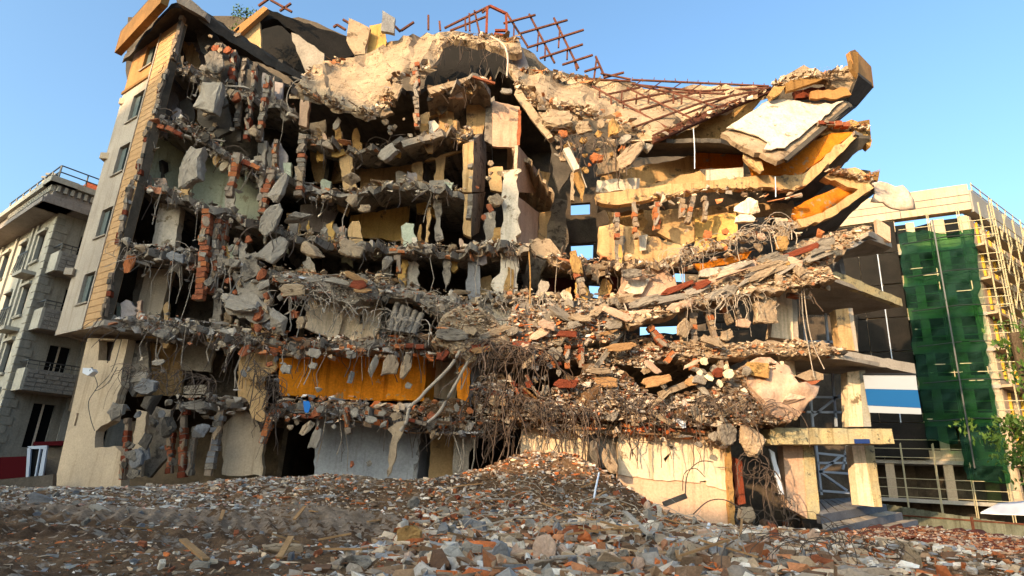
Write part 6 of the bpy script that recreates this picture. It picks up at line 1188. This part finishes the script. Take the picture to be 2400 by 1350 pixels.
# ================================================================ wires
for k, lb, n_, L_ in (('L6', 'the sixth floor at left', 4, (.4, 1.5)), ('L5a', 'the fifth floor', 4, (.4, 1.6)), ('L5b', 'the sagging slab', 3, (.3, 1.4)), ('L4a', 'the fourth floor', 4, (.4, 1.6)), ('L4b', 'the fourth floor at right', 6, (.3, 1.2)), ('L3a', 'the third floor', 6, (.5, 2.2)), ('L2a', 'the second floor', 7, (.5, 2.0)), ('L1a', 'the first floor', 7, (.4, 1.8)), ('L1b', 'the first floor at right', 7, (.4, 1.6)), ('L5c', 'the top beam', 4, (.4, 1.4))):
    wires(sl(k), SL[k][1] - .1, 'thin bars and wires hanging from ' + lb, n_, L_, 'pale_cable' if k in ('L3a',) else 'rebar')
def plumb(k, n, lb, m='pale_cable'):
    n = int(n * .55); sc_ = Scatter()
    W = [P(p[0], p[1], SL[k][1]) for p in SL[k][0]]; o = MB()
    for i in range(n):
        q = along(W, random.random()) + Vector((0, -.12, .1)); L = random.uniform(.5, 2.3); e = q + Vector((random.gauss(0, .12), random.gauss(0, .1), -L)); o.tube([q, q.lerp(e, .3) + Vector((random.gauss(0, .09), random.gauss(0, .05), 0)), q.lerp(e, .7) + Vector((random.gauss(0, .12), 0, 0)), e], random.choice((.008, .012, .02)), 4)
        if random.random() < .5: sc_.add(tuple(e), random.uniform(.12, .4), 'grey')
    tag(o.build('rebar', m), lb, 'rebar', None, 'stuff'); sc_.build('rubble', 'lumps caught on the ' + lb)
for k, n in (('L6', 12), ('L5a', 26), ('L4a', 30), ('L4b', 12), ('L3a', 50), ('L2a', 44), ('L1a', 26), ('L1b', 16)): plumb(k, n, 'straight bars hanging down from floor ' + {'L6': 'six', 'L5a': 'five', 'L4a': 'four', 'L4b': 'four at right', 'L3a': 'three', 'L2a': 'two', 'L1a': 'one', 'L1b': 'one at right'}[k])
wires([(1040, 95, 25.5), (1120, 95, 24.8), (1190, 110, 24.5)], 0, 'wires hanging into the black hollow at the crest', 9, (.6, 2.4), loops=.2)
wires([(1290, 320), (1400, 320), (1480, 340)], 22.3, 'wires hanging from the sagging right roof', 12, (.5, 2.4), loops=.15)
wires([(1120, 800), (1300, 830)], 21.9, 'knot of wires at the centre heap', 34, (.5, 2.6), loops=.35, r=.014)
wires([(1120, 900), (1240, 940), (1400, 960)], 21.8, 'lower knot of wires at the centre heap', 24, (.6, 2.2), loops=.4, r=.014)
wires([(1400, 900), (1560, 960), (1700, 940)], 21.8, 'wires strewn over the right part of the first floor heap', 12, (.5, 1.8), loops=.5)
wires([(640, 690), (760, 700), (1000, 760)], 22.2, 'wires strewn under the third floor edge at the centre', 10, (.5, 1.8), loops=.3, m='pale_cable')
wires([(1600, 700), (1800, 690)], 21.9, 'wires hanging from the foot of the brown slope', 10, (.5, 2), loops=.3, m='pale_cable')
wires([(1640, 930), (1860, 960)], 21.6, 'wires over the bulge above the first floor', 14, (.5, 1.6), loops=.5)
wires([(590, 840), (650, 900), (640, 980)], 22.0, 'nest of wires at the left of the orange wall', 24, (.4, 1.6), loops=.4)
wires([(290, 860), (420, 870), (520, 900)], 22.1, 'nest of wires over the torn lower left corner', 18, (.4, 1.8), loops=.35)
wires([(1560, 600), (1700, 560), (1850, 520)], 22.2, 'curly bars in the slope below the yellow wall', 16, (.3, 1.2), loops=.6, m='pale_cable')
wires([(1880, 660), (1900, 690)], 22, 'short bars at the end of the slope', 10, (.4, 1.4))
wires([(1120, 990), (1200, 1010)], 22.1, 'wires hanging over the black doorway', 22, (.6, 2.0), loops=.3)
wires([(1735, 1075), (1790, 1090), (1835, 1190)], 22.0, 'brown bundle of bars beside the portico', 15, (.8, 2.4), loops=.25, r=.013)
o = Wires()
for i in range(80):
    q = GP(random.uniform(1740, 2100), random.uniform(1240, 1350)); o.loop(q + Vector((0, 0, .12)), random.uniform(.2, .6), random.choice((.007, .009, .012)))
tag(o.build('rebar_tangle', 'rebar'), 'tangle of rusty bars over the ground at lower right', 'rebar', None, 'stuff')
o = Wires()
for i in range(60): q = GP(random.uniform(1000, 1760), random.uniform(1150, 1345)); o.loop(q + Vector((0, 0, .12)), random.uniform(.25, .7), random.choice((.008, .012)))
tag(o.build('rebar_tangle', 'pale_cable'), 'stray bent wires over the mixed heap', 'rebar', None, 'stuff')
tr = [([(1850, 1290, 17), (1880, 1262, 17), (1910, 1250, 17), (1950, 1262, 16), (1990, 1298, 15), (2045, 1352, 13)], 'pale_cable', 'long arched rod bowing over the pit at lower right', .022), ([(1880, 610), (1884, 680), (1900, 790), (1932, 865)], 'pale_cable', 'right of two long bars hanging from the slope past the canopy', .02), ([(1878, 660), (1882, 740), (1892, 800), (1908, 884)], 'pale_cable', 'left of two long bars hanging from the slope past the canopy', .02),
 ([(1150, 85, 24.4), (1180, 105, 24), (1190, 135, 23.5), (1188, 180, 23)], 'sheet_white', 'white pipe curling down into the black hollow', .05), ([(740, 190), (700, 188), (680, 205), (672, 235), (682, 265)], 'pale_cable', 'pale cable drooping from the left end of the draped roof', .02),
 ([(218, 875, 23.3), (228, 905, 23.3), (208, 940, 23.3), (212, 980, 23.3), (222, 1010, 23.3)], 'iron', 'thin black cable on the lower left wall under the lamp', .012), ([(285, 795, 22.9), (262, 870, 23.1), (222, 915, 23.2), (250, 900, 23.1), (275, 860, 23)], 'iron', 'thin black cable looping across the lower left wall', .012),
 ([(1240, 590), (1243, 650), (1242, 712)], 'ochre', 'rusty orange rod standing in the third floor room', .03), ([(1625, 300, 22.2), (1628, 350, 22.2), (1628, 396, 22.2)], 'white_metal', 'white conduit hanging in front of the orange balcony', .02), ([(1817, 414), (1818, 440), (1818, 462)], 'white_metal', 'white conduit hanging below the beige balcony edge', .02),
 ([(190, 1163, 19), (245, 1166, 19), (290, 1182, 18.6), (312, 1213, 17.6)], 'white_metal', 'bent white pipe lying on the grey rubble', .03), ([(1392, 1105, 21.3), (1400, 1150, 21), (1425, 1190, 20)], 'rebar', 'bent bar sticking up beside the dark stub', .02), ([(1606, 1160, 20.5), (1612, 1110, 20.5), (1640, 1082, 20.5), (1672, 1083, 20.5)], 'rebar', 'hooked bar standing before the cream wall', .018), ([(1600, 1150, 20), (1604, 1110, 20), (1630, 1098, 20), (1652, 1118, 20)], 'rebar', 'second hooked bar before the cream wall', .015),
 ([(1625, 1205, 19), (1660, 1175, 19), (1700, 1172, 19), (1740, 1195, 19)], 'rebar', 'low arched bar at the right foot of the cream wall', .018), ([(1310, 1290, 12), (1370, 1330, 11.5)], 'pale_cable', 'straight pale rod crossing the heap at the bottom', .018), ([(1200, 1330, 11), (1240, 1280, 12)], 'pale_cable', 'short pale rod leaning left at the bottom', .015), ([(1660, 1275, 15), (1656, 1250, 15.4), (1662, 1228, 15.8)], 'white_metal', 'white tube standing in the heap right of centre', .04), ([(1392, 1168, 18), (1397, 1140, 18.3), (1404, 1108, 18.6)], 'white_metal', 'white tube standing beside the dark mound', .03),
 ([(395, 725), (400, 660), (412, 560)], 'pale_cable', 'long pale wire hanging down the beige tilted panel', .012), ([(455, 640), (440, 700), (420, 760)], 'pale_cable', 'second long wire right of the beige panel', .012), ([(1330, 330, 22.2), (1360, 400, 22.2), (1375, 440, 22.2)], 'pale_cable', 'thick cable falling from the sagging roof', .025)]
for pts, m_, lb, r in tr: tri_wires('rod' if 'rod' in lb or 'bar' in lb else 'cable', pts, 22.1, m_, lb, r)
for pts, lb, r in (([(1078, 822), (1062, 850), (1040, 876), (1000, 915), (984, 934), (960, 956), (952, 990), (938, 1010)], 'left of the two long white bent ducts below the orange wall', .09), ([(1098, 845), (1065, 905), (1030, 965), (1002, 990)], 'right of the two long white bent ducts below the orange wall', .08)): tri_wires('duct', pts, 21.7, 'pale_cable', lb, r * .7, 'duct')
tag(panel('torn_board', [(908, 1005), (930, 990), (952, 985), (944, 1015), (930, 1040), (926, 1080), (908, 1118), (912, 1060), (920, 1020)], 21.9, .12, 'tan_concrete', None, amp=1.5), 'pale torn board hanging down before the slate blue wall', 'board')
tag(MB().bar(P(1545, 925, 22.0), P(1680, 872, 22.4), .22).build('beam', 'tan_concrete'), 'long thin beam lying diagonally across the dark gap at right', 'beam')
tag(MB().bar(P(1555, 1182, 20.8), P(1608, 1162, 20.8), .16).build('beam', 'dark_concrete'), 'short charred beam at the foot of the cream wall', 'beam')
tag(MB().bar(P(1326, 350, 22.1), P(1352, 400, 22.1), .26).build('post', 'white_plaster'), 'white painted post with a red stripe tilted under the sagging roof', 'post')
tag(panel('cloth', [(710, 940), (724, 940), (728, 952), (722, 968), (714, 966), (712, 955)], 22.0, .06, 'blue_cloth', None, amp=.8), 'scrap of bright blue cloth snagged on the first floor edge', 'cloth')
tag(panel('cloth', [(1592, 980), (1606, 990), (1608, 1002), (1600, 1004), (1590, 992), (1578, 984)], 21.9, .05, 'white_metal', None, amp=.8), 'white plastic bag on the edge above the brick lintel', 'bag')
lamp = empty('flood_lamp', P(205, 870, 22.6), 'grey flood lamp fixed to the lower left wall', 'lamp')
panel('housing', [(194, 862), (215, 863), (219, 870), (205, 880), (193, 874)], 22.6, .3, 'white_metal', lamp); MB().bar(P(212, 868, 22.6), P(216, 862, 23.6), .06).build('bracket', 'iron', lamp)
# broken gutter boards around the porch
tag(panel('fallen_board', [(1803, 1052), (1815, 1060), (1840, 1160), (1828, 1158)], 23.2, .08, 'white_metal', None, amp=.6), 'white board leaning between the portico pillar and the wires', 'board')
for pts, Y_, m_, lb in (([(1866, 882), (1900, 866), (1930, 876), (1930, 890), (1890, 892)], 22.3, 'tan_concrete', 'flat tan slab end poking out beside the portico'), ([(1884, 895), (1925, 890), (1912, 900), (1886, 906)], 22.3, 'brick', 'brick slab end beneath the flat tan one')): tag(panel('slab_end', pts, Y_, .3, m_, None, amp=1), lb, 'slab')

for a, b, w_, m_, nm, lb in (((1395, 862), (1470, 762), .16, 'concrete', 'beam', 'bent grey concrete beam rising from the wire knot to the slope'), ((1230, 830), (1262, 742), .14, 'tan_concrete', 'beam', 'tan beam leaning up to the left of the pale heap'), ((1262, 742), (1296, 800), .14, 'tan_concrete', 'beam', 'tan beam leaning down right of its peak over the heap'), ((1212, 900), (1250, 945), .10, 'brick_dark', 'beam', 'dark red beam lying steeply in the heap'), ((1222, 905), (1262, 940), .07, 'wood', 'plank', 'brown plank alongside the dark red beam'),
        ((1130, 750), (1214, 748), .07, 'light_concrete', 'beam', 'thin pale beam crossing the white ragged wall'), ((1448, 905), (1472, 968), .07, 'wood', 'plank', 'brown plank standing slantwise in the great heap'), ((700, 650), (760, 658), .06, 'white_metal', 'metal_strip', 'white strip lying on the third floor rubble'), ((1108, 180), (1160, 196), .1, 'brick', 'beam', 'red brick fragment on the end of the topmost beam'), ((990, 1218), (1075, 1222), .12, 'brick_orange', 'beam', 'long orange brick strip lying on the heap left of the pale stone'), ((1150, 1152), (1235, 1172), .06, 'wood', 'plank', 'pale wooden batten left of the dark mound')):
    Ya = 22.1 if a[1] < 1100 else GP(*a).y
    tag(MB().bar(P(*a, Ya), P(*b, Ya + .3), w_).build(nm, m_), lb, nm.replace('_', ' '))
rad = empty('radiator', P(940, 745, 22.2), 'ribbed grey roofing piece tilted on the second floor edge', 'roofing piece')
for i in range(5):
    x = 912 + i * 14; tag(MB().tube([P(x, 776 + i * 2, 22.1), P(x + 20, 712 + i * 6, 22.4)], .12, 8).build('rib', 'concrete', rad, smooth=True))
# ================================================================ leaves
def leafmesh(n, c, r, m, name, parent=None, seed=1):
    rr = random.Random(seed); V = []; Fc = []; cl = [Vector((rr.gauss(0, .5), rr.gauss(0, .5), rr.gauss(0, .6))) for _ in range(14)]
    for i in range(n):
        k = rr.choice(cl); p = Vector(c) + Vector(((k.x + rr.gauss(0, .22)) * r[0], (k.y + rr.gauss(0, .22)) * r[1], (k.z + rr.gauss(0, .2)) * r[2]))
        e = Euler((rr.uniform(0, 3), rr.uniform(0, 3), rr.uniform(0, 6))).to_matrix(); s = rr.uniform(.05, .11); b = len(V)
        V += [p + e @ Vector(q) * s for q in ((-1, 0, 0), (0, -.45, .1), (1, 0, 0), (0, .45, .1))]; Fc.append((b, b + 1, b + 2, b + 3))
    o = mesh_obj(name, V, Fc, m, parent); return o
mat('leaf', (.09, .17, .03), (.035, .08, .015), 2, 9, 0, rough=.6); mat('bark', (.12, .09, .06), None, 3, 20, .6)
tb = P(2470, 1240, 17); TR = empty('street_tree', (tb.x, tb.y, .4), 'leafy green tree reaching in from the right edge', 'tree')
MB().tube([(tb.x, tb.y, .3), (tb.x - .1, tb.y, 2.5), (tb.x + .1, tb.y, 4.5), (tb.x, tb.y, 6.5)], .14, 7).build('trunk', 'bark', TR)
for k, (px, py, r, n_) in enumerate(((2392, 800, .5, 240), (2396, 860, .45, 200), (2385, 990, .7, 420), (2400, 1040, .6, 300), (2450, 900, 1.0, 700), (2475, 1060, .9, 500), (2480, 780, 1.0, 500))):
    q = P(px, py, 17); leafmesh(n_, q, (r, r, r * .7), 'leaf', 'crown', TR, k); MB().tube([(tb.x, tb.y, q.z - .6), (q.x, q.y, q.z)], .03, 5).build('limb', 'bark', TR)
q = P(578, 46, 26.5); tag(leafmesh(260, q, (.8, .4, .7), 'leaf', 'roof_plant', None, 33), 'wispy plant growing behind the roof edge of the left rear wing', 'plant', None, 'stuff')
q = P(1258, 120, 26.2); 

# ================================================================ the street behind the camera, which shades the lower and left part of the ruin
def street_house(x0, x1, y, h, label):
    r = empty('street_house', ((x0 + x1) / 2, y, 0), label, 'house'); r['kind'] = 'structure'
    holes = [(u, u + 1.4, z, z + 1.6) for u in np.arange(1.5, x1 - x0 - 2, 3.4) for z in np.arange(1.2, h - 2, 3.1)]
    holewall('wall', (x0, y), (1, 0), .3, 0, x1 - x0, -.5, h, holes, 'render_wall', r, (0, -1, 0))
    box('block', ((x0 + x1) / 2, y - 5.6, h / 2 - .3), x1 - x0 - .8, 10, h - .6, 'dark_concrete', r)
street_house(-82, -55, -30, 39.5, 'tall plain house across the street, behind the camera'); street_house(-54.8, -12, -30, 22.6, 'low plain house across the street, behind the camera')
